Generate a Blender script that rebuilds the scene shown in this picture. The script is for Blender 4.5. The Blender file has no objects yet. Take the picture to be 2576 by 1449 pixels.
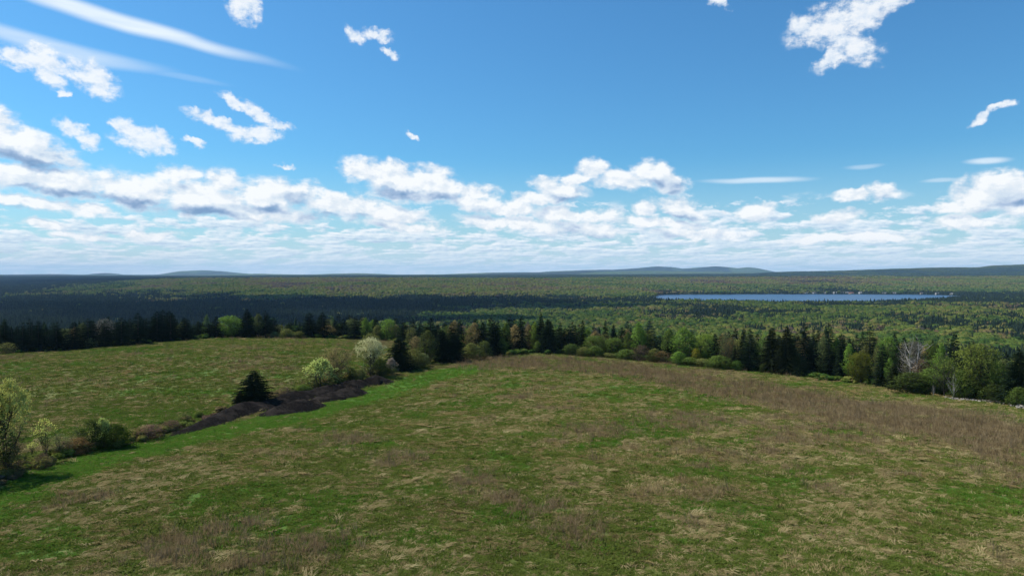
import bpy, math, random
import numpy as np
from mathutils import Vector

# ------------------------------------------------------------------ camera, sky, sun, exposure
SC = bpy.context.scene
COL = SC.collection
ZC = 20.0                       # the camera flies 20 m above the mown hilltop
FPX = 1717.0                    # focal length in the 2576-px wide measuring frame
PITCH = math.atan(41.5 / FPX)
cam_d = bpy.data.cameras.new('camera'); cam = bpy.data.objects.new('camera', cam_d); COL.objects.link(cam)
cam_d.lens = 24; cam_d.sensor_width = 36; cam_d.clip_start = 0.5; cam_d.clip_end = 90000
cam.location = (0, 0, ZC); cam.rotation_euler = (math.pi / 2 - PITCH, 0, 0)
SC.camera = cam
SUN_AZ, SUN_EL = math.radians(-72), math.radians(52)
S = Vector((math.sin(SUN_AZ) * math.cos(SUN_EL), math.cos(SUN_AZ) * math.cos(SUN_EL), math.sin(SUN_EL)))
sun_d = bpy.data.lights.new('sun', 'SUN'); sun = bpy.data.objects.new('sun', sun_d); COL.objects.link(sun)
sun_d.energy = 5.0; sun_d.angle = math.radians(0.53); sun_d.color = (1.0, 0.94, 0.84)
sun.rotation_euler = (-S).to_track_quat('-Z', 'Y').to_euler()
sun.location = (-200, 80, 300)
vs = SC.view_settings
vs.view_transform = 'Standard'; vs.look = 'None'; vs.gamma = 1; vs.use_curve_mapping = False; vs.exposure = 0.32
SKY_STRENGTH = 0.10
cy = SC.cycles
cy.max_bounces = 5; cy.diffuse_bounces = 3; cy.glossy_bounces = 2; cy.transmission_bounces = 3
cy.volume_bounces = 1; cy.transparent_max_bounces = 6; cy.use_denoising = True
cy.caustics_reflective = False; cy.caustics_refractive = False

def px_dir(X, Y):
    u = (X - 1288.0) / FPX; v = (724.5 - Y) / FPX
    return (u, math.cos(PITCH) + v * math.sin(PITCH), -math.sin(PITCH) + v * math.cos(PITCH))

def az_el(X, Y):
    x, y, z = px_dir(X, Y)
    return math.atan2(x, y), math.atan2(z, math.hypot(x, y))

class N:
    """small helper round a node tree"""
    def __init__(self, nt): self.nt = nt
    def node(self, t, ins=None, **kw):
        n = self.nt.nodes.new(t)
        for k, v in kw.items(): setattr(n, k, v)
        for k, v in (ins or {}).items():
            s = n.inputs[k]
            if isinstance(v, bpy.types.NodeSocket): self.nt.links.new(v, s)
            else: s.default_value = v
        return n
    def m(self, op, a, b=0.0, c=0.0, clamp=False):
        return self.node('ShaderNodeMath', {0: a, 1: b, 2: c}, operation=op, use_clamp=clamp).outputs[0]
    def v(self, op, a, b=(0, 0, 0), sc=None):
        n = self.node('ShaderNodeVectorMath', {0: a, 1: b}, operation=op)
        if sc is not None: n.inputs[3].default_value = sc
        return n.outputs[0]
    def noise(self, vec, scale, detail=4, rough=.55, dist=0.0, out=0, dims='3D'):
        n = self.node('ShaderNodeTexNoise', {'Vector': vec, 'Scale': scale, 'Detail': detail, 'Roughness': rough, 'Distortion': dist}, noise_dimensions=dims)
        return n.outputs[out]
    def mix(self, f, a, b, mode='MIX'):
        n = self.node('ShaderNodeMix', data_type='RGBA', blend_type=mode)
        for i, v in ((0, f), (6, a), (7, b)):
            if isinstance(v, bpy.types.NodeSocket): self.nt.links.new(v, n.inputs[i])
            else: n.inputs[i].default_value = v if i == 0 else (tuple(v) + (1,))[:4]
        return n.outputs[2]
    def sm(self, x, lo, hi, a=0.0, b=1.0):
        n = self.node('ShaderNodeMapRange', {0: x, 1: lo, 2: hi, 3: a, 4: b}, interpolation_type='SMOOTHSTEP')
        return n.outputs[0]
    def ramp(self, f, stops):
        n = self.node('ShaderNodeValToRGB', {0: f}); e = n.color_ramp.elements
        while len(e) < len(stops): e.new(.5)
        for k, (p, c) in enumerate(stops): e[k].position = p; e[k].color = tuple(c) + (1,)
        return n.outputs[0]

# clouds that stand where they stand in the sky: (X, Y, half width, half height, tilt in degrees)
PUFFS = [(30,350,130,58,24),(120,385,100,32,16),(-10,330,80,55,20),(60,370,110,40,18),(150,455,190,38,5),(40,440,100,34,4),(330,475,160,42,8),
 (565,458,58,34,5),(520,495,165,44,5),(655,490,90,42,10),(740,485,62,30,12),(450,438,60,22,0),(600,524,200,26,3),(120,512,150,18,7),(20,495,70,17,4),
 (230,525,60,12,8),(110,560,60,12,8),(220,592,70,12,3),(390,590,75,12,2),(1000,455,120,34,12),(905,438,56,22,6),(975,432,50,20,0),(1100,472,90,38,15),
 (1190,490,62,22,5),(1060,492,130,18,3),(1405,478,66,26,14),(1350,505,85,18,-8),(1285,525,100,16,0),(1200,515,70,18,5),(860,515,120,24,0),
 (960,535,110,22,3),(1488,430,40,27,18),(1450,452,40,14,-10),(1560,458,95,24,6),(1645,428,50,28,10),(1685,460,48,26,14),(1700,522,70,25,8),
 (1620,527,36,17,0),(1900,535,50,20,0),(1822,532,10,7,0),(2110,553,62,18,0),(2440,560,85,16,3),(2222,490,46,22,2),(2145,500,44,15,0),
 (2480,490,80,46,-6),(2545,478,70,46,12),(2400,520,50,16,0),(2560,525,60,28,0),(2140,600,150,14,0),(1760,585,120,14,0),(1480,575,120,16,5),
 (1440,540,110,18,4),(1300,560,130,18,3),(1650,560,110,14,2),(1010,565,110,14,3)]
# small torn clouds, thinner and more ragged
WISPS = [(105,150,62,30,20),(45,150,55,24,8),(130,188,45,24,35),(225,182,72,32,30),(98,122,24,20,0),(255,210,28,22,10),(165,235,12,9,0),(615,25,40,34,30),
 (600,0,32,20,0),(888,78,24,17,45),(945,82,42,17,10),(985,130,24,12,20),(545,305,75,17,14),(510,292,30,12,20),(645,335,60,20,2),(585,252,38,12,30),
 (655,285,52,18,35),(715,318,26,13,20),(190,320,40,20,35),(225,350,36,20,25),(340,330,52,18,25),(365,360,64,26,8),(300,322,30,10,30),(480,360,22,9,15),
 (716,415,19,7,0),(1035,347,14,8,30),(2085,62,95,46,-12),(2180,22,90,38,-22),(2135,112,75,30,22),(2085,148,52,18,-35),(2020,68,34,34,-30),
 (2265,-5,55,26,-20),(1805,8,28,12,25),(2480,288,40,11,-38),(2525,264,34,9,-6)]
DARKS = [(500,528,130,15,1),(640,522,80,12,2),(60,398,100,15,13),(150,402,60,12,10),(752,497,40,13,8),(1060,492,110,11,5),
 (985,488,40,8,0),(1445,588,75,15,2),(1500,590,60,10,4),(1690,462,38,20,22),(2545,496,46,20,8),(300,500,130,12,8),(1420,500,50,12,12),
 (1700,538,60,9,4),(150,478,110,10,6),(30,520,60,6,5),(2230,506,36,7,2),(120,212,60,8,25),(360,385,46,7,8),(1200,600,90,8,0),(820,540,120,9,2)]
STREAKS = [(300,52,430,26,9,1.0),(120,112,330,26,6,.62),(1900,453,160,9,0,.7),(2485,407,66,9,0,.8),(2175,418,55,7,0,.35),
 (2372,455,58,6,0,.45),(470,200,120,10,5,.15)]

def build_world():
    w = bpy.data.worlds.new('World'); SC.world = w; w.use_nodes = True
    nt = w.node_tree; nt.nodes.clear(); n = N(nt)
    w.cycles.sampling_method = 'MANUAL'; w.cycles.sample_map_resolution = 512
    sky = n.node('ShaderNodeTexSky'); sky.sky_type = 'NISHITA'; sky.sun_disc = False
    sky.sun_elevation = SUN_EL; sky.sun_rotation = SUN_AZ % (2 * math.pi)
    sky.altitude = 200; sky.air_density = 1.15; sky.dust_density = 0.6; sky.ozone_density = 2.2
    D = n.node('ShaderNodeTexCoord').outputs['Generated']
    xyz = n.node('ShaderNodeSeparateXYZ', {0: D}).outputs
    h = n.m('SQRT', n.m('ADD', n.m('MULTIPLY', xyz[0], xyz[0]), n.m('MULTIPLY', xyz[1], xyz[1])))
    el = n.m('ARCTAN2', xyz[2], h)
    az = n.m('ARCTAN2', xyz[0], xyz[1])
    P = n.node('ShaderNodeCombineXYZ', {0: az, 1: el, 2: 0.0}).outputs[0]
    # ragged outlines: two scales of warp
    wv = n.v('SUBTRACT', n.noise(P, 34, 3, .6, out=1), (.5, .5, .5))
    wv2 = n.v('SUBTRACT', n.noise(P, 9, 2, .5, out=1), (.5, .5, .5))
    Pw = n.v('ADD', P, n.v('ADD', n.v('SCALE', wv, sc=.020), n.v('SCALE', wv2, sc=.03)))
    Pw = n.v('MULTIPLY', Pw, (1, 1, 0))
    def blob(vec, X, Y, rx, ry, tilt, grow=1.0):
        a, e = az_el(X, Y); a2, _ = az_el(X + rx, Y); _, e2 = az_el(X, Y - ry)
        mp = n.node('ShaderNodeMapping', {'Vector': vec, 'Location': (a, e, 0), 'Rotation': (0, 0, -math.radians(tilt)),
                    'Scale': (abs(a2 - a) * grow, abs(e2 - e) * grow, 1)}, vector_type='TEXTURE')
        return n.node('ShaderNodeTexGradient', {0: mp.outputs[0]}, gradient_type='SPHERICAL').outputs[1]
    def union(lst, vec, grow):
        acc = None
        for b in lst:
            g = blob(vec, *b[:5], grow=grow)
            acc = g if acc is None else n.node('ShaderNodeMath', {0: acc, 1: g, 2: .12}, operation='SMOOTH_MAX').outputs[0]
        return acc
    F = n.m('MULTIPLY', n.m('SUBTRACT', union(PUFFS, Pw, 1.80), .13), 1.15, clamp=True)
    Fup = n.m('MULTIPLY', n.m('SUBTRACT', union(PUFFS, n.v('ADD', Pw, (-.008, .017, 0)), 1.80), .13), 1.15, clamp=True)
    # detail that billows: same noise looked up a little towards the sun gives light and shade
    Pd = n.v('MULTIPLY', P, (1, 1.6, 0))
    sun_off = n.v('ADD', Pd, (-.006, .012, 0))
    n1 = n.noise(Pd, 25, 9, .60); n2 = n.noise(sun_off, 25, 9, .60)
    dens = n.m('ADD', n.m('MULTIPLY', F, 1.45), n.m('MULTIPLY', n.m('MULTIPLY', n.m('SUBTRACT', n1, .5), 2.5), n.sm(F, .0, .32)))
    cov = n.sm(dens, .16, .90)
    near_hor = n.sm(el, 0.02, 0.22)
    relief = n.m('MULTIPLY', n.m('SUBTRACT', n1, n2), 1.5)
    core = n.sm(dens, .35, 1.0)
    dk = n.m('MULTIPLY', n.m('SUBTRACT', union(DARKS, Pw, 1.7), .10), 1.1, clamp=True)
    dark = n.m('MULTIPLY', n.sm(dk, .05, .75), .95)
    lum = n.m('ADD', n.m('ADD', .80, n.m('MULTIPLY', core, .16)), relief)
    under = n.m('MULTIPLY', n.sm(n.m('SUBTRACT', Fup, F), -.06, .34), n.sm(dens, .35, .95))
    lum = n.m('SUBTRACT', lum, n.m('MULTIPLY', dark, .42))
    lum = n.m('SUBTRACT', lum, n.m('MULTIPLY', under, .52), clamp=True)
    ccol = n.ramp(lum, [(0.0, (.17, .28, .46)), (.35, (.34, .44, .60)), (.65, (.56, .64, .73)), (.88, (.70, .74, .78)), (1.0, (.80, .815, .83))])
    Wp = n.v('ADD', Pw, n.v('MULTIPLY', n.v('SCALE', n.v('SUBTRACT', n.noise(P, 75, 4, .6, out=1), (.5, .5, .5)), sc=.022), (1, .8, 0)))
    F3 = n.m('MULTIPLY', n.m('SUBTRACT', union(WISPS, Wp, 1.75), .13), 1.15, clamp=True)
    m1 = n.noise(n.v('MULTIPLY', P, (1, 1.4, 0)), 48, 9, .64); m2 = n.noise(n.v('ADD', n.v('MULTIPLY', P, (1, 1.4, 0)), (-.004, .008, 0)), 48, 9, .64)
    dens3 = n.m('ADD', n.m('MULTIPLY', F3, 1.55), n.m('MULTIPLY', n.m('MULTIPLY', n.m('SUBTRACT', m1, .5), 2.6), n.sm(F3, .0, .30)))
    cov3 = n.m('POWER', n.sm(dens3, .10, 1.15), .8)
    lum3 = n.m('ADD', n.m('ADD', .76, n.m('MULTIPLY', n.sm(dens3, .3, 1.1), .12)), n.m('MULTIPLY', n.m('SUBTRACT', m1, m2), 1.6), clamp=True)
    ccol3 = n.ramp(lum3, [(0, (.34, .46, .62)), (.5, (.50, .60, .72)), (.75, (.66, .72, .79)), (1, (.78, .80, .82))])
    # a deck of small cumulus that thickens towards the horizon, all round the sky
    ux = n.m('DIVIDE', xyz[0], h); uy = n.m('DIVIDE', xyz[1], h)
    v = n.m('DIVIDE', 1.7, n.m('ADD', n.m('MAXIMUM', el, 0.0), .088))
    Q = n.node('ShaderNodeCombineXYZ', {0: n.m('MULTIPLY', ux, 23), 1: n.m('MULTIPLY', uy, 23), 2: v}).outputs[0]
    Q2 = n.v('ADD', Q, (-.10, 0, -.22))
    q1 = n.noise(Q, .95, 7, .6); q2 = n.noise(Q2, .95, 7, .6)
    big = n.noise(Q, .22, 2, .5)
    edge = n.m('ADD', .100, n.m('MULTIPLY', n.m('SUBTRACT', big, .5), .10))
    amt = n.m('SUBTRACT', 1.0, n.sm(n.m('SUBTRACT', el, edge), -.055, .02))
    d2 = n.m('ADD', q1, n.m('MULTIPLY', amt, .16))
    cov2 = n.m('MULTIPLY', n.sm(d2, .555, .68), n.sm(amt, .0, .35))
    lum2 = n.m('ADD', n.m('ADD', .74, n.m('MULTIPLY', n.m('SUBTRACT', q1, q2), 2.4)), n.m('MULTIPLY', n.m('SUBTRACT', d2, .62), -.35), clamp=True)
    ccol2 = n.ramp(lum2, [(0, (.22, .35, .55)), (.4, (.37, .49, .65)), (.68, (.57, .67, .76)), (1, (.80, .82, .85))])
    # sparse fair-weather clouds overhead and behind, outside the part with placed clouds
    # smooth high streaks
    wl = n.v('ADD', P, n.v('SCALE', n.v('SUBTRACT', n.noise(P, 6, 2, .5, out=1), (.5, .5, .5)), sc=.02))
    wl = n.v('MULTIPLY', wl, (1, 1, 0))
    st = None
    for (X, Y, rx, ry, t, k) in STREAKS:
        g = n.m('MULTIPLY', n.sm(blob(wl, X, Y, rx, ry, t, 1.15), 0, .75), k)
        st = g if st is None else n.m('MAXIMUM', st, g)
    fib = n.noise(n.v('MULTIPLY', P, (6, 60, 1)), 1.5, 4, .5)
    st = n.m('MULTIPLY', st, n.sm(fib, .15, .7, .72, 1.0))
    # whole sky colour: physical sky, eased to the pale band low down
    base = n.node('ShaderNodeVectorMath', {0: sky.outputs[0], 1: (SKY_STRENGTH * 1,) * 3}, operation='MULTIPLY').outputs[0]
    base = n.v('MULTIPLY', base, SKYTINT)
    veil = n.m('MULTIPLY', n.m('SUBTRACT', 1.0, n.sm(el, -.02, .17)), .72)
    base = n.mix(veil, base, (.46, .62, .73))
    c = n.mix(st, base, (.68, .76, .83))
    c = n.mix(n.m('MULTIPLY', cov2, .88), c, ccol2)
    c = n.mix(n.m('MULTIPLY', cov3, .90), c, ccol3)
    c = n.mix(n.m('MULTIPLY', cov, .96), c, ccol)
    low = n.m('MULTIPLY', n.m('SUBTRACT', 1.0, n.sm(el, .0, .055)), .55)
    c = n.mix(low, c, (.50, .62, .71))
    c = n.node('ShaderNodeVectorMath', {0: c, 1: (1 / SKY_STRENGTH,) * 3}, operation='MULTIPLY').outputs[0]
    bg = n.node('ShaderNodeBackground', {0: c, 1: SKY_STRENGTH})
    out = n.node('ShaderNodeOutputWorld'); nt.links.new(bg.outputs[0], out.inputs[0])
SKYTINT = (.37, .80, 1.07)
build_world()

# ------------------------------------------------------------------ helpers
rng = np.random.default_rng(7)
random.seed(7)

def _hash(ix, iy, seed):
    h = (ix.astype(np.int64) * 374761393 + iy.astype(np.int64) * 668265263 + seed * 144665) & 0xFFFFFFFF
    h = ((h ^ (h >> 13)) * 1274126177) & 0xFFFFFFFF
    return ((h ^ (h >> 16)) & 0xFFFF) / 65535.0

def vnoise(x, y, seed=0):
    x = np.asarray(x, float); y = np.asarray(y, float)
    ix = np.floor(x); iy = np.floor(y); fx = x - ix; fy = y - iy
    fx = fx * fx * (3 - 2 * fx); fy = fy * fy * (3 - 2 * fy)
    a = _hash(ix, iy, seed); b = _hash(ix + 1, iy, seed); c = _hash(ix, iy + 1, seed); d = _hash(ix + 1, iy + 1, seed)
    return (a * (1 - fx) + b * fx) * (1 - fy) + (c * (1 - fx) + d * fx) * fy

def fbm(x, y, scale, octs=4, seed=0, gain=.5):
    s = 0; amp = 1; tot = 0; x = np.asarray(x, float) / scale; y = np.asarray(y, float) / scale
    for o in range(octs):
        s = s + amp * vnoise(x * 2 ** o + 17.3 * o, y * 2 ** o - 9.1 * o, seed + o); tot += amp; amp *= gain
    return s / tot

def sstep(x, a, b):
    t = np.clip((np.asarray(x, float) - a) / (b - a), 0, 1); return t * t * (3 - 2 * t)

def fast_mesh(name, V, Fs, mat=None, smooth=False):
    """V (n,3); Fs a list of integer arrays (m,k)"""
    me = bpy.data.meshes.new(name)
    V = np.asarray(V, np.float32); me.vertices.add(len(V)); me.vertices.foreach_set('co', V.ravel())
    Fs = [np.asarray(f, np.int32) for f in (Fs if isinstance(Fs, list) else [Fs]) if len(f)]
    nl = sum(f.size for f in Fs); npol = sum(len(f) for f in Fs)
    me.loops.add(nl); me.polygons.add(npol)
    me.loops.foreach_set('vertex_index', np.concatenate([f.ravel() for f in Fs]))
    starts = []; o = 0
    for f in Fs:
        k = f.shape[1]; starts.append(o + np.arange(len(f)) * k); o += f.size
    me.polygons.foreach_set('loop_start', np.concatenate(starts).astype(np.int32))
    if smooth: me.polygons.foreach_set('use_smooth', np.ones(npol, bool))
    me.update(calc_edges=True); me.validate()
    if mat: me.materials.append(mat)
    return me

def put(name, me, parent=None, loc=None, **props):
    o = bpy.data.objects.new(name, me); COL.objects.link(o)
    if parent: o.parent = parent
    if loc is not None: o.location = loc
    for k, v in props.items(): o[k] = v
    return o

def fattr(me, name, arr):
    a = me.attributes.new(name, 'FLOAT', 'POINT'); a.data.foreach_set('value', np.asarray(arr, np.float32))

# ------------------------------------------------------------------ terrain
EDGE = [(-1500,175),(-400,190),(0,206),(150,210),(430,232),(640,258),(900,255),(985,250),(1010,232),(1060,200),(1130,198),(1250,202),(1350,220),(1500,215),(1700,200),(1900,187),
        (2050,172),(2200,155),(2330,142),(2450,130),(2576,122),(2900,108),(3500,95)]
EX = [e[0] for e in EDGE]; EDd = [e[1] for e in EDGE]
FIELD_PTS = [(0,1449,45),(1288,1449,45),(2576,1449,45),(30,1195,70),(260,1125,87),(430,1098,94),(640,1030,117),(800,975,140),(950,955,152),
 (1060,922,170),(1130,908,185),(1250,901,200),(1350,891,220),(1500,893,214),(1700,914,200),(1900,933,187),(2050,947,172),(2200,975,155),
 (2330,992,142),(2450,1006,130),(2576,1022,122),(0,890,206),(150,883,210),(250,873,218),(430,858,232),(640,849,258),(760,851,258),(900,853,255),
 (400,950,150),(1288,1100,88),(2000,1100,88)]
fp = []
for (X, Y, d) in FIELD_PTS:
    a = px_dir(X, Y); k = d / a[1]; fp.append((a[0] * k, d, a[2] * k))
fp = np.array(fp)
A_ = np.c_[np.ones(len(fp)), fp[:, 0], fp[:, 1]]
plane, *_ = np.linalg.lstsq(A_, fp[:, 2], rcond=None)
resid = fp[:, 2] - A_ @ plane
SIG = 45.0
K_ = np.exp(-((fp[:, None, 0] - fp[None, :, 0]) ** 2 + (fp[:, None, 1] - fp[None, :, 1]) ** 2) / (2 * SIG ** 2))
wts = np.linalg.solve(K_ + .02 * np.eye(len(fp)), resid)

TX = [-900, 0, 430, 800, 1288, 1650, 2100, 2576, 3500]
TD = [600, 1000, 1600, 2200, 2600, 2900, 3500, 4500, 6000, 8000, 11000, 15000, 24000]
TZ = [[-80,-85,-88,-88,-86,-88,-88,-84,-76],
      [-92,-95,-98,-98,-93,-90,-88,-85,-80],
      [-98,-100,-103,-103,-98,-93,-91,-88,-84],
      [-98,-100,-101,-98,-90,-93,-94,-93,-85],
      [-98,-98,-91,-85,-78,-88,-93,-93,-90],
      [-95,-95,-80,-71,-68,-86,-90,-91,-88],
      [-91,-88,-53,-46,-47,-66,-72,-72,-72],
      [-90,-86,-56,-52,-53,-47,-42,-40,-48],
      [-86,-76,-68,-60,-56,-50,-52,-46,-48],
      [-76,-64,-66,-52,-50,-46,-30,-12,10],
      [-84,-80,-78,-70,-56,-46,-36,-24,-10],
      [-92,-90,-90,-88,-80,-70,-70,-60,-60],
      [-90,-90,-90,-90,-90,-90,-90,-90,-90]]
gX = np.linspace(-900, 3500, 221); gL = np.linspace(math.log(600), math.log(24000), 160)
tz = np.array(TZ, float)
tmp = np.array([np.interp(gX, TX, r) for r in tz])
G = np.array([np.interp(gL, np.log(TD), tmp[:, j]) for j in range(len(gX))]).T
for _ in range(10):
    p = np.pad(G, 1, mode='edge'); G = (p[:-2, 1:-1] + p[2:, 1:-1] + p[1:-1, :-2] + p[1:-1, 2:] + 4 * p[1:-1, 1:-1]) / 8
def table(Xp, d):
    j = np.clip((Xp + 900) / 20.0, 0, 219.999); i = np.clip((np.log(np.maximum(d, 600)) - gL[0]) / (gL[1] - gL[0]), 0, 158.999)
    j0 = j.astype(int); i0 = i.astype(int); fj = j - j0; fi = i - i0
    return (G[i0, j0] * (1 - fj) + G[i0, j0 + 1] * fj) * (1 - fi) + (G[i0 + 1, j0] * (1 - fj) + G[i0 + 1, j0 + 1] * fj) * fi
# skyline ridges: distance, half depth, [(X, Y of the crest)]
RIDGES = [(8200, 900, [(1750, 700), (1950, 684), (2100, 681.5), (2170, 679.5), (2250, 677), (2330, 675.5), (2400, 675), (2470, 675), (2500, 670), (2576, 667), (2800, 660), (3500, 656)]),
 (11500, 900, [(-900, 694), (0, 691), (130, 688.5), (220, 690), (330, 693), (430, 690), (560, 689), (660, 688), (760, 690.5), (900, 687.5), (1000, 691), (1120, 688.5), (1240, 684.5), (1340, 683.5), (1420, 682), (1560, 682), (1640, 680), (1900, 684), (2200, 688), (3500, 690)]),
 (15800, 800, [(-900, 700), (170, 697), (230, 688), (265, 686), (300, 689), (350, 697), (410, 690), (450, 684), (510, 680.5), (560, 683), (640, 690.5), (700, 697), (1180, 697), (1300, 688), (1390, 681.5), (1480, 679.5), (1540, 678.5), (1600, 674.5), (1655, 669.5),
               (1690, 671), (1718, 675.5), (1760, 672), (1800, 669.5), (1830, 672), (1855, 675), (1880, 672.5), (1905, 675), (1950, 684), (2050, 692), (3500, 700)])]
# lake outline in world metres
LAKE_Z = -95.0
def lake_far(Xp): return np.interp(Xp, [1640, 1655, 1700, 1900, 2100, 2300, 2400, 2435], [2430, 2720, 2790, 2850, 2850, 2800, 2700, 2560])
def lake_near(Xp): return np.interp(Xp, [1640, 1655, 1700, 1900, 2100, 2200, 2300, 2400, 2435], [2420, 2250, 2130, 2060, 2030, 2080, 2180, 2400, 2550])
def lake_in(x, y):
    Xp = 1288 + FPX * x / np.maximum(y, 30)
    m = np.minimum(y - lake_near(Xp), lake_far(Xp) - y)
    m = np.minimum(m, np.minimum((Xp - 1640) * y / FPX, (2435 - Xp) * y / FPX))
    return m + (fbm(x, y, 60, 3, 91) - .5) * 40

def zfield(x, y):
    r = plane[0] + plane[1] * x + plane[2] * y
    for k in range(len(fp)):
        r = r + wts[k] * np.exp(-((x - fp[k, 0]) ** 2 + (y - fp[k, 1]) ** 2) / (2 * SIG ** 2))
    return r

def edge_d(Xp): return np.interp(Xp, EX, EDd)

def height(x, y):
    """ground height relative to the camera (camera = 0)"""
    x = np.asarray(x, float); y = np.asarray(y, float)
    yy = np.maximum(y, 30.0); Xp = np.clip(1288 + FPX * x / yy, -1500, 4000)
    dE = edge_d(Xp)
    fx = x; side = np.maximum(np.abs(x) - 260, 0)
    z = zfield(np.clip(fx, -260, 260), np.clip(y, -40, 280)) - side * .06
    zt = table(Xp, np.maximum(yy, 600)) + (fbm(x, y, 700, 3, 5) - .5) * 14 * sstep(yy, 900, 2500)
    s = np.clip((yy - dE - 3) / (600 - dE), 0, 1)
    s = np.maximum(s, np.clip((np.abs(x) - 300) / 700, 0, 1) * (yy < 600))
    out = z * (1 - s) + zt * s
    for (d0, w, prof) in RIDGES:
        pX = [p[0] for p in prof]; pz = [(683.0 - p[1]) / FPX * d0 - (7 if d0 < 12000 else 0) for p in prof]
        crest = np.interp(Xp, pX, pz) + (fbm(Xp, Xp * 0 + d0, 190, 4, 401) - .5) * .0030 * d0
        g = np.exp(-((yy - d0) / w) ** 2)
        out = np.where((g > .02) & (yy > 5000), np.maximum(out, out + (crest - out) * g), out)
    out = out + (fbm(x, y, 14, 4, 3) - .5) * .8 * (1 - s) * sstep(np.hypot(x, y), 20, 60)
    lk = lake_in(x, y); near = sstep(lk, -220, -20) * (yy > 1700) * (yy < 3100)
    bank = LAKE_Z + np.clip(-lk * .03, .6, 5)
    out = np.where(near > 0, out * (1 - near) + np.minimum(np.maximum(bank, LAKE_Z + .6), out + 6) * near, out)
    out = np.where((yy > 1700) & (yy < 3100) & (lk < 0) & (lk > -220), np.maximum(out, LAKE_Z + .6), out)
    out = np.where(lk > 0, LAKE_Z - np.clip(lk * .05, .5, 4), out)
    return out

def H(x, y): return float(height(np.array([x]), np.array([y]))[0]) + ZC

def hit(X, Y, dmin=30, dmax=700):
    a = px_dir(X, Y); t = np.linspace(dmin, dmax, 2500)
    x = a[0] / a[1] * t; z = a[2] / a[1] * t
    g = height(x, t); below = np.nonzero(z <= g)[0]
    k = below[0] if len(below) else len(t) - 1
    return float(x[k]), float(t[k]), float(g[k]) + ZC

def at(X, d): return (X - 1288.0) / FPX * d / math.cos(PITCH) * 1.0, d

def line_dist(x, y, pts):
    best = np.full(np.shape(x), 1e9)
    for (x0, y0), (x1, y1) in zip(pts[:-1], pts[1:]):
        dx, dy = x1 - x0, y1 - y0; L = dx * dx + dy * dy
        t = np.clip(((x - x0) * dx + (y - y0) * dy) / L, 0, 1)
        best = np.minimum(best, np.hypot(x - x0 - t * dx, y - y0 - t * dy))
    return best

HEDGE = [hit(X, Y)[:2] for X, Y in [(-260, 1290), (-60, 1225), (30, 1190), (110, 1158), (230, 1132), (330, 1110), (430, 1085), (600, 1030), (700, 1000), (800, 975), (930, 950), (1005, 930), (1130, 908), (1230, 900)]]
FRESH = [hit(X, Y)[:2] for X, Y in [(-200, 1330), (0, 1235), (200, 1170), (420, 1118), (600, 1078), (800, 1035), (960, 985), (1080, 950), (1230, 920)]]
WEEDS = [hit(X, Y)[:2] for X, Y in [(1270, 915), (1420, 915), (1600, 935), (1800, 965), (2050, 1010), (2300, 1060), (2576, 1120), (2800, 1180)]]
PATCHES = [(hit(X, Y)[:2], r) for X, Y, r in [(450, 1380, 5.0), (560, 1340, 4), (230, 1250, 3), (1190, 1205, 3.2), (1440, 1335, 3.5), (1720, 1060, 9), (860, 1110, 6), (1500, 1080, 6), (2150, 1060, 10), (640, 1415, 4), (1010, 1160, 4),
          (1340, 1290, 3), (2380, 1090, 9), (820, 1370, 4), (1230, 1250, 3)]]

def field_masks(x, y):
    """0..1 fields shared by the ground material and the grass scattered on it"""
    hd = line_dist(x, y, HEDGE)
    big = fbm(x, y, 22, 4, 11); mid = fbm(x, y * 1.6, 5, 4, 23); sml = fbm(x, y * 1.5, 1.3, 3, 37)
    fd = line_dist(x, y, FRESH)
    fresh = 1 - sstep(fd + (mid - .5) * 4, 3.6, 6.2)
    wd = line_dist(x, y, WEEDS)
    weeds = (1 - sstep(wd + (big - .5) * 26, 7, 20)) * sstep(mid + (big - .5) * .6, .16, .42)
    for (c, r) in PATCHES:
        dd = np.hypot(x - c[0], (y - c[1]) * .9)
        weeds = np.maximum(weeds, (1 - sstep(dd + (mid - .5) * 5, r * .1, r * 1.2)) * .62 * sstep(sml, .3, .65))
    beyond = (fbm(x, y, 30, 3, 51))
    weeds = np.maximum(weeds, .45 * sstep(big * .5 + mid * .5, .56, .72) * (1 - fresh))
    weeds = weeds * (.55 + .45 * sstep(sml, .35, .6))
    straw = (.24 + .70 * sstep(.42 * mid + .36 * big + .34 * sml, .42, .70)) * (1 - .90 * fresh)
    lush = sstep(fbm(x, y * 1.4, 9, 3, 77), .54, .68) * (1 - weeds)
    straw = straw * (1 - .8 * lush)
    return fresh, weeds, straw, lush

M = {}
def new_mat(name):
    m = bpy.data.materials.new(name); m.use_nodes = True; m.node_tree.nodes.clear(); M[name] = m
    return m, N(m.node_tree)

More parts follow.
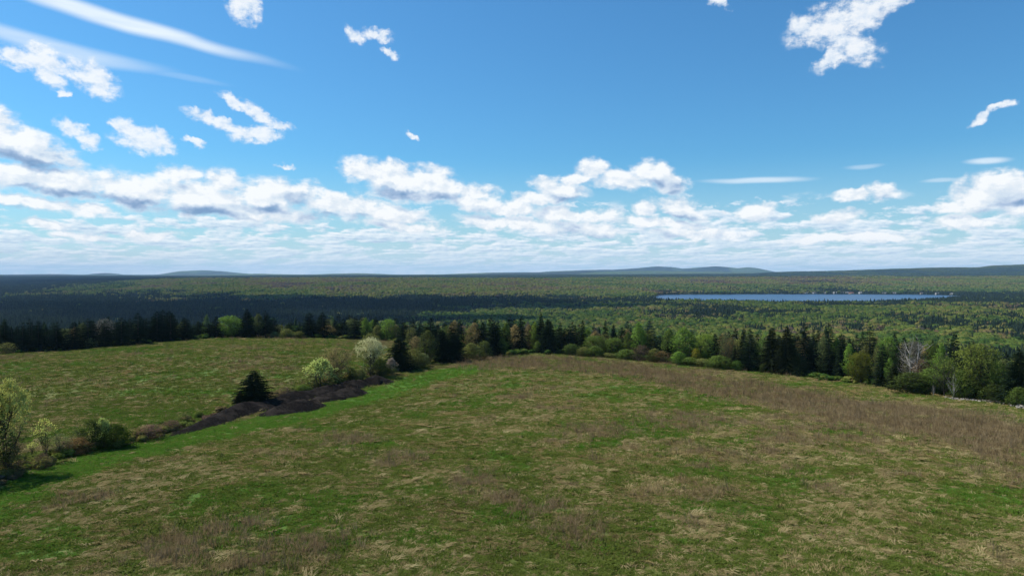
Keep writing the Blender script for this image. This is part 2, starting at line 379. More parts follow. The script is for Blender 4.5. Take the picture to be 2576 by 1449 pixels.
def build_ground():
    step = .0125; a0 = 110.0
    def axis(neg, pos):
        k0 = -int(math.asinh(neg / a0) / step); k1 = int(math.asinh(pos / a0) / step)
        return a0 * np.sinh(np.arange(k0, k1 + 1) * step)
    xs = axis(17500, 17500)
    ys = np.concatenate([-a0 * np.sinh(np.arange(28, 0, -1) * .17), axis(0, 20000)]); ys = ys[ys > -1500]
    X, Y = np.meshgrid(xs, ys); x = X.ravel(); y = Y.ravel()
    z = np.concatenate([height(x[i:i + 60000], y[i:i + 60000]) for i in range(0, len(x), 60000)]) + ZC
    nx, ny = len(xs), len(ys)
    idx = np.arange(nx * ny).reshape(ny, nx)
    F = np.stack([idx[:-1, :-1].ravel(), idx[:-1, 1:].ravel(), idx[1:, 1:].ravel(), idx[1:, :-1].ravel()], 1)
    me = fast_mesh('ground', np.c_[x, y, z], F, None, True)
    inf = (y < 320) & (np.abs(x) < 400)
    fr = np.zeros(len(x)); we = np.zeros(len(x)); stw = np.full(len(x), .3); lu = np.zeros(len(x))
    a, b, c, d = field_masks(x[inf], y[inf]); fr[inf] = a; we[inf] = b; stw[inf] = c; lu[inf] = d
    Xp = np.clip(1288 + FPX * x / np.maximum(y, 30), -1500, 4000)
    wood = sstep(y - edge_d(Xp), 0, 5)
    con, ever = far_tone(x, y)
    for nme, arr in (('fresh', fr), ('weeds', we), ('straw', stw), ('lush', lu), ('wood', wood), ('evergreen', ever), ('tone', con)): fattr(me, nme, arr)
    me.materials.append(ground_mat())
    put('ground', me, kind='structure', label='rolling grassy hilltop and wooded lowland running to the horizon')
    print('ground tris', len(F) * 2)

EVER_SPOTS = []
def far_tone(x, y):
    """deciduous tone (0 green .. 1 brown) and share of evergreens (0..1) over the lowland"""
    Xp = 1288 + FPX * x / np.maximum(y, 30)
    n1 = fbm(x, y, 420, 4, 61); n2 = fbm(x, y, 160, 4, 67); n3 = fbm(x, y, 1400, 3, 71)
    L = np.log(np.maximum(y, 300))
    n4 = fbm(x, y * .8, 1100, 3, 79)
    ev = .44 + (n1 - .5) * 1.3 + (n2 - .5) * 1.2 + (n4 - .5) * 2.0
    left = 1 - sstep(Xp, 900, 1500)                       # the dark spruce lowland
    lowl = left * (1 - sstep(y + (n2 - .5) * 1300, 2250, 2500) * sstep(Xp + (n1 - .5) * 900, 260, 640))
    farleft = (1 - sstep(Xp + (n1 - .5) * 900 + (n2 - .5) * 500, 220, 620)) * sstep(y, 2000, 2300) * (1 - sstep(y, 9000, 11000))
    ridge = sstep(Xp + (n1 - .5) * 900 + (n2 - .5) * 500, 260, 640) * (1 - sstep(Xp, 1500, 1900)) * sstep(y, 2250, 2500) * (1 - sstep(y, 3900, 4500))
    band = (sstep(y, 4700, 5200) - sstep(y, 9000, 11000)) * (1 - .35 * sstep(Xp, 1900, 2200))
    shore = sstep(y, 2820, 2900) * sstep(Xp, 1640, 1750) * (1 - sstep(y, 4200, 4700))
    midr = sstep(Xp, 1500, 1800) * (1 - sstep(y, 1700, 2000))
    ev = ev + .45 * lowl + .62 * farleft - .62 * ridge + .50 * band - .38 * shore + .32 * midr + .55 * (1 - sstep(Xp + (n2 - .5) * 900, 1350, 1750)) * sstep(y, 500, 650) * (1 - sstep(y + (n2 - .5) * 1300, 2200, 2450)) + .3 * (1 - sstep(y, 500, 900)) * sstep(n2, .4, .6)
    ev = ev + .5 * sstep(lake_in(x, y), -70, -10) * (y < 2500)
    shore = shore * 1.0
    tone = .36 + (n2 - .5) * 1.1 + (n3 - .5) * .7 + .10 * ridge + .06 * shore + .14 * midr
    return np.clip(tone, 0, 1), np.clip(ev, .03, .97)

def ground_mat():
    m, n = new_mat('grass_and_forest_floor')
    P = n.node('ShaderNodeNewGeometry').outputs['Position']
    A = lambda k: n.node('ShaderNodeAttribute', attribute_name=k).outputs['Fac']
    fresh, weeds, straw, lush, wood, ever, tone = [A(k) for k in ('fresh', 'weeds', 'straw', 'lush', 'wood', 'evergreen', 'tone')]
    fine = n.noise(P, 5.5, 5, .65); mid = n.noise(P, 1.1, 5, .62); broad = n.noise(P, .12, 3, .5)
    Ps = n.v('MULTIPLY', P, (.8, 3.2, 1.0)); strk = n.noise(Ps, 2.2, 5, .65, 1.2)
    green = n.ramp(fine, [(.22, (.078, .098, .022)), (.50, (.104, .130, .030)), (.78, (.135, .165, .042))])
    green2 = n.ramp(fine, [(.25, (.046, .104, .013)), (.52, (.064, .145, .018)), (.75, (.090, .190, .026))])
    g = n.mix(n.m('MAXIMUM', fresh, n.m('MULTIPLY', lush, .8)), green, green2)
    strw = n.ramp(strk, [(.24, (.130, .108, .048)), (.50, (.180, .150, .070)), (.76, (.250, .208, .102))])
    sf = n.sm(n.m('ADD', n.m('MULTIPLY', straw, .30), n.m('MULTIPLY', n.m('ADD', mid, fine), .5)), .52, .94)
    c = n.mix(n.m('MULTIPLY', sf, .80), g, strw)
    wcol = n.ramp(fine, [(.28, (.110, .078, .044)), (.5, (.170, .124, .072)), (.72, (.240, .182, .110))])
    wf = n.m('MULTIPLY', weeds, n.sm(n.m('ADD', mid, n.m('MULTIPLY', fine, .5)), .52, .92), clamp=True)
    c = n.mix(n.m('MULTIPLY', wf, .75), c, wcol)
    c = n.mix(1.0, c, n.ramp(broad, [(.3, (.82, .86, .80)), (.7, (1.12, 1.08, 1.1))]), 'MULTIPLY')
    # under and beyond the trees
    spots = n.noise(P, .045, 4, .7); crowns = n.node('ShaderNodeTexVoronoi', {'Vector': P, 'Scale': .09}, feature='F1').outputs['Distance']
    leaf = n.ramp(tone, [(0, (.060, .115, .030)), (.35, (.085, .130, .034)), (.6, (.115, .130, .042)), (.85, (.110, .092, .052)), (1, (.100, .076, .055))])
    need = n.mix(spots, (.008, .014, .009), (.016, .026, .015))
    ef = n.sm(n.m('ADD', ever, n.m('MULTIPLY', n.m('SUBTRACT', spots, .5), 1.6)), .35, .62)
    far = n.mix(ef, leaf, need)
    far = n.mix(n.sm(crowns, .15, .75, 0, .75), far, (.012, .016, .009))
    floor = n.mix(n.noise(P, .8, 3, .6), (.018, .020, .010), (.045, .040, .020))
    dist = n.node('ShaderNodeSeparateXYZ', {0: P}).outputs[1]
    w = n.mix(n.sm(dist, 500, 1500), floor, far)
    c = n.mix(wood, c, w)
    bmp = n.node('ShaderNodeBump', {'Height': n.m('ADD', fine, n.m('MULTIPLY', strk, .6)), 'Strength': .55, 'Distance': .22})
    bs = n.node('ShaderNodeBsdfPrincipled', {'Base Color': c, 'Roughness': .95, 'Specular IOR Level': .15, 'Normal': bmp.outputs[0]})
    out = n.node('ShaderNodeOutputMaterial'); m.node_tree.links.new(bs.outputs[0], out.inputs[0])
    return m

def simple_mat(name, c0, c1, scale=2.0, rough=.9, bump=0.0, spec=.2, coord='Object'):
    m, n = new_mat(name)
    P = n.node('ShaderNodeTexCoord').outputs[coord]
    f = n.noise(P, scale, 4, .6)
    col = n.ramp(f, [(.32, c0), (.68, c1)])
    ins = {'Base Color': col, 'Roughness': rough, 'Specular IOR Level': spec}
    if bump:
        ins['Normal'] = n.node('ShaderNodeBump', {'Height': f, 'Strength': bump, 'Distance': .1}).outputs[0]
    bs = n.node('ShaderNodeBsdfPrincipled', ins)
    out = n.node('ShaderNodeOutputMaterial'); m.node_tree.links.new(bs.outputs[0], out.inputs[0])
    return m

def leaf_mat(name, instanced=False, stops=None, trans=.30, vary=.45, soft=None):
    m, n = new_mat(name)
    P = n.node('ShaderNodeTexCoord').outputs['Object']
    f = n.noise(P, .9, 3, .6)
    if instanced:
        t = n.node('ShaderNodeAttribute', attribute_name='tint', attribute_type='INSTANCER').outputs['Fac']
        base = n.ramp(t, stops)
    elif stops: base = n.ramp(f, stops)
    else: base = n.node('ShaderNodeObjectInfo').outputs['Color']
    gi = n.node('ShaderNodeNewGeometry').outputs['Random Per Island']
    k = n.m('ADD', n.m('MULTIPLY', n.m('ADD', n.m('MULTIPLY', f, .8), n.m('MULTIPLY', gi, .5)), vary * 2), 1.0 - vary * 1.25)
    col = n.node('ShaderNodeVectorMath', {0: base, 3: k}, operation='SCALE').outputs[0]
    nrm = {}
    if soft:
        (cz, sz, k) = soft        # centre height, flattening, weight
        G0 = n.node('ShaderNodeNewGeometry').outputs['Normal']
        if cz is None: d = n.node('ShaderNodeCombineXYZ', {0: 0.0, 1: 0.0, 2: 1.0}).outputs[0]
        else:
            d = n.v('MULTIPLY', n.v('SUBTRACT', P, (0, 0, cz)), (1, 1, sz))
            d = n.v('NORMALIZE', n.node('ShaderNodeVectorTransform', {0: n.v('NORMALIZE', d)}, vector_type='NORMAL', convert_from='OBJECT', convert_to='WORLD').outputs[0])
        nn_ = n.v('NORMALIZE', n.v('ADD', n.v('SCALE', G0, sc=1 - k), n.v('SCALE', d, sc=k)))
        nrm = {'Normal': nn_}
    df = n.node('ShaderNodeBsdfDiffuse', dict({0: col, 1: .5}, **nrm)); tr = n.node('ShaderNodeBsdfTranslucent', {0: col})
    mx = n.node('ShaderNodeMixShader', {0: trans}); m.node_tree.links.new(df.outputs[0], mx.inputs[1]); m.node_tree.links.new(tr.outputs[0], mx.inputs[2])
    out = n.node('ShaderNodeOutputMaterial'); m.node_tree.links.new(mx.outputs[0], out.inputs[0])
    return m

NEEDLE = leaf_mat('spruce_needles', trans=.08, vary=.5, soft=(1.0, .12, .45))
LEAF = leaf_mat('young_leaves', trans=.30, vary=.5, soft=(4.5, .9, .6))
PETAL = leaf_mat('pale_blossom', trans=.30, vary=.30, soft=(4.5, .9, .6))
BARK = simple_mat('dark_bark', (.035, .028, .022), (.085, .070, .055), 3.0)
WHITE_BARK = simple_mat('white_birch_bark', (.16, .15, .13), (.40, .38, .35), 2.0)
TWIG = simple_mat('brown_twigs', (.050, .034, .024), (.105, .072, .050), 2.0)

# ------------------------------------------------------------------ plants
class MB:
    def __init__(self): self.V = []; self.F = {3: [], 4: []}; self.n = 0
    def add(self, V, F):
        V = np.asarray(V, float); F = np.asarray(F)
        self.V.append(V); self.F[F.shape[1]].append(F + self.n); self.n += len(V)
    def tube(self, P, R, k=4):
        P = np.asarray(P, float); R = np.asarray(R, float); n = len(P)
        T = np.gradient(P, axis=0); T /= np.linalg.norm(T, axis=1)[:, None] + 1e-9
        ref = np.array([0, 0, 1.0]) if abs(T[0][2]) < .8 else np.array([1.0, 0, 0])
        U = np.cross(T, ref); U /= np.linalg.norm(U, axis=1)[:, None] + 1e-9; W = np.cross(T, U)
        a = np.arange(k) / k * 2 * math.pi
        V = (P[:, None] + R[:, None, None] * (np.cos(a)[None, :, None] * U[:, None] + np.sin(a)[None, :, None] * W[:, None])).reshape(-1, 3)
        i = np.arange(n - 1)[:, None] * k; j = np.arange(k)[None, :]; j2 = (j + 1) % k
        F = np.stack([i + j, i + j2, i + k + j2, i + k + j], -1).reshape(-1, 4)
        self.add(V, F)
    def mesh(self, name, mat, smooth=False):
        return fast_mesh(name, np.concatenate(self.V), [np.concatenate(self.F[k]) for k in (3, 4) if self.F[k]], mat, smooth)

def leaf_quads(mb, P, size, r, up=.35, aspect=.65):
    n = len(P)
    d = r.normal(size=(n, 3)); d[:, 2] *= .7; d /= np.linalg.norm(d, axis=1)[:, None]
    e = r.normal(size=(n, 3)); e = np.cross(d, e); e /= np.linalg.norm(e, axis=1)[:, None] + 1e-9
    s = (size * r.uniform(.6, 1.35, n))[:, None]
    V = np.stack([P - d * s * .5, P + e * s * .5 * aspect, P + d * s * .5, P - e * s * .5 * aspect], 1).reshape(-1, 3)
    mb.add(V, np.arange(4 * n).reshape(-1, 4))

def make_spruce(seed, Ht=10.0, R=2.1, gap=.36, per=8, lean=.0, sparse=0.0, blunt=.85):
    r = np.random.default_rng(seed); mb = MB(); z = .25
    phase = r.uniform(0, 6.28); bulge = r.uniform(.8, 1.2, 8)
    while z < Ht - .15:
        t = z / Ht; Rz = R * (1 - t) ** blunt * (1.0 if t > .06 else .8) + .10
        k = max(4, int(per * (1.1 - .5 * t)))
        for b in range(k):
            if r.random() < sparse: continue
            a = phase + b / k * 6.283 + r.normal() * .22
            L = Rz * r.uniform(.72, 1.15) * bulge[int((a % 6.283) / 6.2832 * 8) % 8]
            ns = 4 if L > .9 else 3
            tt = np.linspace(0.08, 1, ns + 1)
            dr = .30 * L; rise = .18 * L * (t - .3)
            dirv = np.array([math.cos(a), math.sin(a), 0]); sd = np.array([-math.sin(a), math.cos(a), 0])
            z0 = z + r.normal() * .1
            sp = dirv[None] * (tt * L)[:, None]; sp[:, 2] += z0 + rise * tt * 2 - dr * tt ** 1.5 + .12 * L * tt ** 4
            V = [sp]; F = []
            wd = (.38 * L * (1 - tt[1:] * .75) + .10)
            for s_ in (-1, 1):
                tip = sp[1:] + sd[None] * (s_ * wd * r.uniform(.7, 1.2, ns))[:, None] + dirv * .10 * L
                tip[:, 2] -= .10 + .16 * wd + r.uniform(0, .1, ns)
                base = ns + 1 + (0 if s_ < 0 else ns)
                V.append(tip)
                for q in range(ns): F.append((q, q + 1, base + q))
            mb.add(np.concatenate(V), F)
            if L > .7:
                hang = sp[1:-1] + np.array([0, 0, -.30]) * r.uniform(.6, 1.2, (ns - 1, 1)) * min(1, L); q0 = sp[:-2]
                mb.add(np.concatenate([sp[:-1], hang]), [(q, q + 1, ns + q) for q in range(ns - 1)])
        phase += .9; z += gap * (1 - .35 * t) * r.uniform(.8, 1.2)
    # leader
    for q in range(5):
        a = q * 1.256; mb.add([(0, 0, Ht), (.10 * math.cos(a), .10 * math.sin(a), Ht - .55), (.10 * math.cos(a + 1.2), .10 * math.sin(a + 1.2), Ht - .55)], [(0, 1, 2)])
    tb = MB(); tb.tube([(0, 0, -.6), (0, 0, Ht * .5), (0, 0, Ht - .3)], [.17, .10, .015], 6)
    return mb.mesh('crown', NEEDLE), tb.mesh('trunk', BARK)

def crown_profile(t, kind):
    if kind == 'round': return np.sqrt(np.clip(1 - (2 * t - 1) ** 2, 0, 1)) ** .9
    if kind == 'egg': return np.clip(np.sin(math.pi * np.clip(t, 0, 1) ** .75), 0, 1) ** .8
    if kind == 'vase': return np.clip(np.sin(math.pi * np.clip(t, 0, 1) ** 1.5), 0, 1) ** .7
    return np.sqrt(np.clip(1 - t, 0, 1)) * np.clip(t * 6, 0, 1)     # dome for shrubs

def make_broadleaf(seed, Ht=10.0, W=7.0, base=.28, prof='round', stems=1, leaves=3200, leaf=.22, bark=None, airy=.0, upsweep=.5, tw=.018, bare=False, petals=0, core=.35, nl=None, trunk_r=.16):
    """limbs reach out to targets spread through the crown's volume; leaves sit round the twig ends"""
    r = np.random.default_rng(seed); tb = MB(); lf = MB(); pt = MB()
    zb = Ht * base; hh = Ht - zb
    lob = r.uniform(.72, 1.12, 12); lobz = r.uniform(-.5, .5, 12)
    def inside(n, shell=.0):
        t = r.uniform(0, 1, n) ** .85; a = r.uniform(0, 6.2832, n)
        rad = np.sqrt(r.uniform(shell, 1, n)) * crown_profile(t, prof) * W / 2 * lob[(a / 6.2832 * 12).astype(int) % 12]
        rad = rad * (1 + .18 * np.sin(a * 3 + t * 9 + seed))
        return np.c_[rad * np.cos(a), rad * np.sin(a), zb + t * hh * .985]
    ends = []
    trunks = []
    for s in range(stems):
        a = r.uniform(0, 6.283); o = (.0 if stems == 1 else .12 * W)
        top = np.array([o * 1.6 * math.cos(a), o * 1.6 * math.sin(a), Ht * r.uniform(.8, .93)])
        p0 = np.array([o * .35 * math.cos(a), o * .35 * math.sin(a), -.5])
        tt = np.linspace(0, 1, 8)[:, None]; wob = np.cumsum(r.normal(size=(8, 3)) * .05 * Ht / 10, 0); wob[:, 2] = 0
        P = p0 * (1 - tt) + top * tt + wob * tt
        R = trunk_r * (1 - tt[:, 0] * .88) / math.sqrt(stems) * Ht / 10
        tb.tube(P, R, 6); trunks.append(P)
    nl = nl or 16
    tg = inside(nl, .3)
    for q in range(nl):
        P = trunks[q % stems]; T = tg[q]
        zs = max(min(T[2] - hh * r.uniform(.15, .45) * (.6 + upsweep), P[-1][2] * .95), zb * .55 if prof != 'dome' else 0)
        k = int(np.clip(np.searchsorted(P[:, 2], zs), 1, 7)); f = (zs - P[k - 1][2]) / max(P[k][2] - P[k - 1][2], .01); st = P[k - 1] + (P[k] - P[k - 1]) * np.clip(f, 0, 1)
        tt = np.linspace(0, 1, 6)[:, None]; md = np.array([0, 0, upsweep * .12 * hh])
        L = st * (1 - tt) + T * tt - md * (tt * (1 - tt)) * 4 * .5 + r.normal(size=(6, 3)) * .04 * tt * Ht / 10 * 2
        tb.tube(L, np.linspace(.055, .022, 6) * Ht / 10, 4)
        for e in range(4 if bare else 7):
            i = r.integers(1, 6); s0 = L[i]
            v = r.normal(size=3); v[2] = abs(v[2]) * (.4 + upsweep); v /= np.linalg.norm(v)
            T2 = s0 + v * r.uniform(.10, .20) * W
            mid = (s0 + T2) / 2 + r.normal(size=3) * .05
            tb.tube([s0, mid, T2], np.array([.022, .016, .009]) * Ht / 10, 3)
            for g in range(2 if bare else 4):
                s1 = mid if g < 2 else T2
                v2 = r.normal(size=3); v2[2] = abs(v2[2]) * .8; v2 /= np.linalg.norm(v2)
                T3 = s1 + v2 * r.uniform(.05, .10) * W
                tb.tube([s1, T3], np.array([.011, .004]) * Ht / 10, 3); ends.append(T3)
    ends = np.array(ends)
    # keep ends inside the outline
    def keep(E):
        t = (E[:, 2] - zb) / hh; rad = np.hypot(E[:, 0], E[:, 1]); return (t > -.05) & (t < 1.03) & (rad < crown_profile(np.clip(t, .02, .98), prof) * W / 2 * 1.12 + .12)
    ends = ends[keep(ends)]
    extra = inside(int(len(ends) * .9), core)
    cl = np.concatenate([ends, extra]); nclump = len(cl)
    out = {}
    if not bare:
        per = max(1, leaves // nclump)
        C = np.repeat(cl, per, 0) + r.normal(size=(nclump * per, 3)) * np.array([.034, .034, .026]) * W * (1 + airy)
        leaf_quads(lf, C, leaf, r)
        out['crown'] = lf.mesh('crown', LEAF)
    if petals:
        t = (cl[:, 2] - zb) / hh; pr = np.clip((t - .35) * 2.2, .02, 1); c2 = cl[r.random(nclump) < pr]
        C = c2[r.integers(0, len(c2), petals)] + r.normal(size=(petals, 3)) * .025 * W
        leaf_quads(pt, C, leaf * 1.15, r); out['blossom'] = pt.mesh('blossom', PETAL)
    out['trunk'] = tb.mesh('trunk', bark or BARK)
    return out

BIG = {}
def lib():
    for i, (R, gap, per, sp, bl) in enumerate([(2.2, .34, 9, .05, .70), (1.9, .34, 8, .08, .62), (1.7, .36, 8, .12, .78), (2.5, .36, 10, .05, .80), (1.6, .40, 7, .16, .68)]):
        c, t = make_spruce(100 + i, R=R, gap=gap, per=per, sparse=sp, blunt=bl); BIG['spruce', i] = ({'crown': c, 'trunk': t}, 2 * R, 10.0)
    c, t = make_spruce(140, R=4.4, gap=.28, per=12, sparse=.05, blunt=.74); BIG['spruce', 9] = ({'crown': c, 'trunk': t}, 8.8, 10.0)
    specs = {
     ('round', 0): dict(seed=1, prof='round', W=9, base=.14, leaves=6500, leaf=.30, nl=22),
     ('round', 1): dict(seed=2, prof='round', W=8, base=.10, leaves=5200, leaf=.30, stems=2),
     ('egg', 0): dict(seed=3, prof='egg', W=5.5, base=.14, leaves=4200, leaf=.27),
     ('egg', 1): dict(seed=4, prof='egg', W=5.0, base=.20, leaves=3600, leaf=.27),
     ('egg', 2): dict(seed=5, prof='egg', W=6.2, base=.10, leaves=4400, leaf=.28, stems=3),
     ('airy', 0): dict(seed=6, prof='round', W=7.0, base=.24, leaves=2600, leaf=.23, upsweep=.9, nl=22),
     ('airy', 1): dict(seed=7, prof='egg', W=6.0, base=.22, leaves=2200, leaf=.22, upsweep=.8, nl=20, stems=2),
     ('bush', 0): dict(seed=8, prof='dome', W=13, base=.02, leaves=4200, leaf=.48, stems=5, trunk_r=.2),
     ('bush', 1): dict(seed=9, prof='dome', W=11, base=.02, leaves=3600, leaf=.46, stems=4, trunk_r=.2),
     ('bush', 2): dict(seed=10, prof='dome', W=12, base=.02, leaves=1700, leaf=.42, stems=7, trunk_r=.2, nl=26),
     ('pale', 0): dict(seed=11, prof='vase', W=6.6, base=.12, leaves=2200, leaf=.15, petals=8000, stems=2, upsweep=1.0, nl=34, trunk_r=.13),
     ('flower', 0): dict(seed=12, prof='round', W=9, base=.16, leaves=2200, leaf=.20, petals=3800, stems=2, upsweep=.8, nl=24),
     ('flower', 1): dict(seed=13, prof='dome', W=11, base=.04, leaves=2400, leaf=.36, petals=2600, stems=4, nl=22, trunk_r=.2),
     ('slender', 0): dict(seed=14, prof='vase', W=4.6, base=.30, leaves=900, leaf=.22, petals=500, stems=2, upsweep=1.0, nl=12, trunk_r=.13),
     ('bare', 0): dict(seed=15, prof='round', W=9, base=.20, bare=True, bark=WHITE_BARK, stems=2, upsweep=.35, nl=18, trunk_r=.22),
     ('bare', 1): dict(seed=16, prof='vase', W=5.0, base=.25, bare=True, bark=WHITE_BARK, stems=3, upsweep=1.3, nl=14, trunk_r=.16),
     ('bud', 0): dict(seed=17, prof='round', W=7.5, base=.18, leaves=4600, leaf=.23, upsweep=1.0, nl=30, stems=2),
    }
    for k, kw in specs.items():
        BIG[k] = (make_broadleaf(**kw), kw['W'], 10.0)
    for k, (parts, W, h0) in list(BIG.items()):          # true spread of each crown, so that every tree gets its measured width
        me = parts.get('crown') or parts['trunk']; co = np.empty(len(me.vertices) * 3, np.float32); me.vertices.foreach_get('co', co); co = co.reshape(-1, 3)
        BIG[k] = (parts, 2 * float(np.percentile(np.hypot(co[:, 0], co[:, 1]), 94 if k[0] == 'spruce' else 96)), min(h0, float(co[:, 2].max()) * 1.0))

G_ = dict(dk=(0.015, 0.026, 0.014), dk2=(0.021, 0.035, 0.015), brt=(.160, .270, .045), lime=(0.174, 0.246, 0.043), green=(0.118, 0.176, 0.036), olive=(0.17, 0.185, 0.052), muted=(0.125, 0.155, 0.055),
          yel=(0.217, 0.232, 0.043), bronze=(.300, .235, .095), brown=(0.17, 0.12, 0.07), orange=(0.21, 0.135, 0.055), red=(0.2, 0.115, 0.08), dkgreen=(0.068, 0.096, 0.024),
          palec=(0.246, 0.275, 0.102), grey=(0.166, 0.157, 0.121), none=(0.145, 0.145, 0.145))
PET = {'cream': (.52, .60, .17), 'white': (.60, .58, .30), 'lemon': (.60, .62, .16), 'pink': (.38, .30, .24)}
NAMES = {'spruce': 'spruce_tree', 'round': 'broadleaf_tree', 'egg': 'broadleaf_tree', 'airy': 'broadleaf_tree', 'bush': 'shrub', 'pale': 'blossoming_tree', 'flower': 'blossoming_tree',
         'slender': 'sapling', 'bare': 'bare_birch_tree', 'bud': 'budding_tree'}
CATS = {'spruce': 'evergreen tree', 'round': 'tree', 'egg': 'tree', 'airy': 'tree', 'bush': 'shrub', 'pale': 'tree', 'flower': 'tree', 'slender': 'sapling', 'bare': 'bare tree', 'bud': 'tree'}
COUNT = {}
def plant(kind, var, x, y, z, hgt, wid, colr, label, group=None, petal='cream', rot=None, name=None, cat=None):
    parts, W0, H0 = BIG[(kind, var)]
    e = bpy.data.objects.new(name or NAMES[kind], None); COL.objects.link(e); e.empty_display_size = .5
    e.location = (x, y, z); e.rotation_euler = (0, 0, random.uniform(0, 6.28) if rot is None else rot)
    e.scale = (wid / W0, wid / W0, hgt / H0)
    e['label'] = label; e['category'] = cat or CATS[kind]
    if group: e['group'] = group
    j = random.uniform(.85, 1.15); c = G_[colr] if isinstance(colr, str) else colr
    for pn, me in parts.items():
        o = bpy.data.objects.new(pn, me); COL.objects.link(o); o.parent = e
        cc = PET[petal] if pn == 'blossom' else c
        o.color = (cc[0] * j, cc[1] * j, cc[2] * j, 1)
    COUNT[CATS[kind]] = COUNT.get(CATS[kind], 0) + 1
    return e

def tree(kind, var, X, Ytop, wpx, label, base=None, back=None, col='green', **kw):
    """base: picture row of the foot on the field; back: metres behind the wood's edge"""
    if base is not None: x, y, z = hit(X, base)
    else:
        y = float(edge_d(X)) + back; x = at(X, y)[0]; z = H(x, y)
    if kind == 'spruce' and var != 9: wpx *= 1.10
    a = px_dir(X, Ytop); ztop = ZC + a[2] / a[1] * y
    hgt = max(ztop - z, 1.0); wid = wpx / FPX * y
    return plant(kind, var, x, y, z, hgt, wid, col, label, **kw)

build_ground()
lib()

# ------------------------------------------------------------------ lake, far shore houses
def build_lake():
    Xs = np.linspace(1632, 2445, 60)
    near = [(*at(X, float(lake_near(X)) - 60), LAKE_Z + ZC) for X in Xs]; far = [(*at(X, float(lake_far(X)) + 40), LAKE_Z + ZC) for X in Xs]
    V = near + far; n = len(Xs); F = [(i, i + 1, n + i + 1, n + i) for i in range(n - 1)]
    m, nn = new_mat('lake_water')
    P = nn.node('ShaderNodeNewGeometry').outputs['Position']
    w1 = nn.noise(nn.v('MULTIPLY', P, (.25, .9, 1)), .5, 4, .6); w2 = nn.noise(nn.v('MULTIPLY', P, (.006, .02, 1)), 1.0, 4, .6)
    b = nn.node('ShaderNodeBump', {'Height': w1, 'Strength': .9, 'Distance': .8})
    col = nn.mix(nn.sm(w2, .35, .65), (.020, .050, .105), (.040, .080, .150))
    bs = nn.node('ShaderNodeBsdfPrincipled', {'Base Color': col, 'Roughness': .30, 'IOR': 1.33, 'Specular IOR Level': .38, 'Normal': b.outputs[0]})
    out = nn.node('ShaderNodeOutputMaterial'); m.node_tree.links.new(bs.outputs[0], out.inputs[0])
    put('lake', fast_mesh('lake', V, np.array(F), m), kind='structure', label='long blue lake lying in the wooded lowland')
build_lake()

def box(mb, x0, x1, y0, y1, z0, z1):
    V = [(x, y, z) for z in (z0, z1) for x, y in ((x0, y0), (x1, y0), (x1, y1), (x0, y1))]
    mb.add(V, np.array([(3, 2, 1, 0), (4, 5, 6, 7), (0, 1, 5, 4), (1, 2, 6, 5), (2, 3, 7, 6), (3, 0, 4, 7)]))

WALLM = {k: simple_mat('painted_boards_' + k, tuple(v * .85 for v in c), c, .5) for k, c in
         dict(white=(.38, .37, .35), cream=(.34, .30, .24), grey=(.42, .43, .44), tan=(.48, .38, .28), brown=(.20, .13, .09), red=(.30, .10, .08)).items()}
ROOFM = {k: simple_mat('roof_shingles_' + k, tuple(v * .8 for v in c), c, .8) for k, c in dict(grey=(.22, .22, .24), red=(.25, .11, .09), dark=(.08, .08, .09), pale=(.34, .34, .34)).items()}
GLASS = simple_mat('window_glass', (.02, .03, .04), (.04, .05, .06), 1, .15, spec=.6)
HOUSES = [(2026, 13, 'white', 'grey', 'small white lakeside cottage standing well apart from the other waterfront houses'),
 (2048, 16, 'grey', 'dark', 'low grey lakeside cottage half hidden by shore trees beside the small white one'),
 (2077, 15, 'cream', 'grey', 'cream lakeside house next to the taller red-roofed brown house'),
 (2084, 16, 'brown', 'red', 'brown lakeside house with red roof set just above the cream house'),
 (2100, 14, 'white', 'pale', 'bright white lakeside house with pale roof between dark shore trees'),
 (2118, 12, 'grey', 'grey', 'grey lakeside cottage between the bright white house and the long tan one'),
 (2130, 13, 'white', 'grey', 'small white cottage hard by the long tan lakeside house'),
 (2140, 22, 'tan', 'red', 'long tan lakeside house with dull red roof'),
 (2164, 14, 'grey', 'pale', 'pale-roofed grey cottage just past the long tan lakeside house'),
 (2226, 24, 'cream', 'grey', 'long low cream lakeside building near the middle of the far shore'),
 (2250, 15, 'white', 'grey', 'white cottage beside the long low cream building on the far shore'),
 (2318, 13, 'cream', 'dark', 'cream cottage with dark roof alone among shore trees'),
 (2357, 12, 'white', 'pale', 'white gabled house on the narrowing end of the lake'),
 (2395, 13, 'white', 'pale', 'white peaked-roof cottage at the very tip of the lake')]
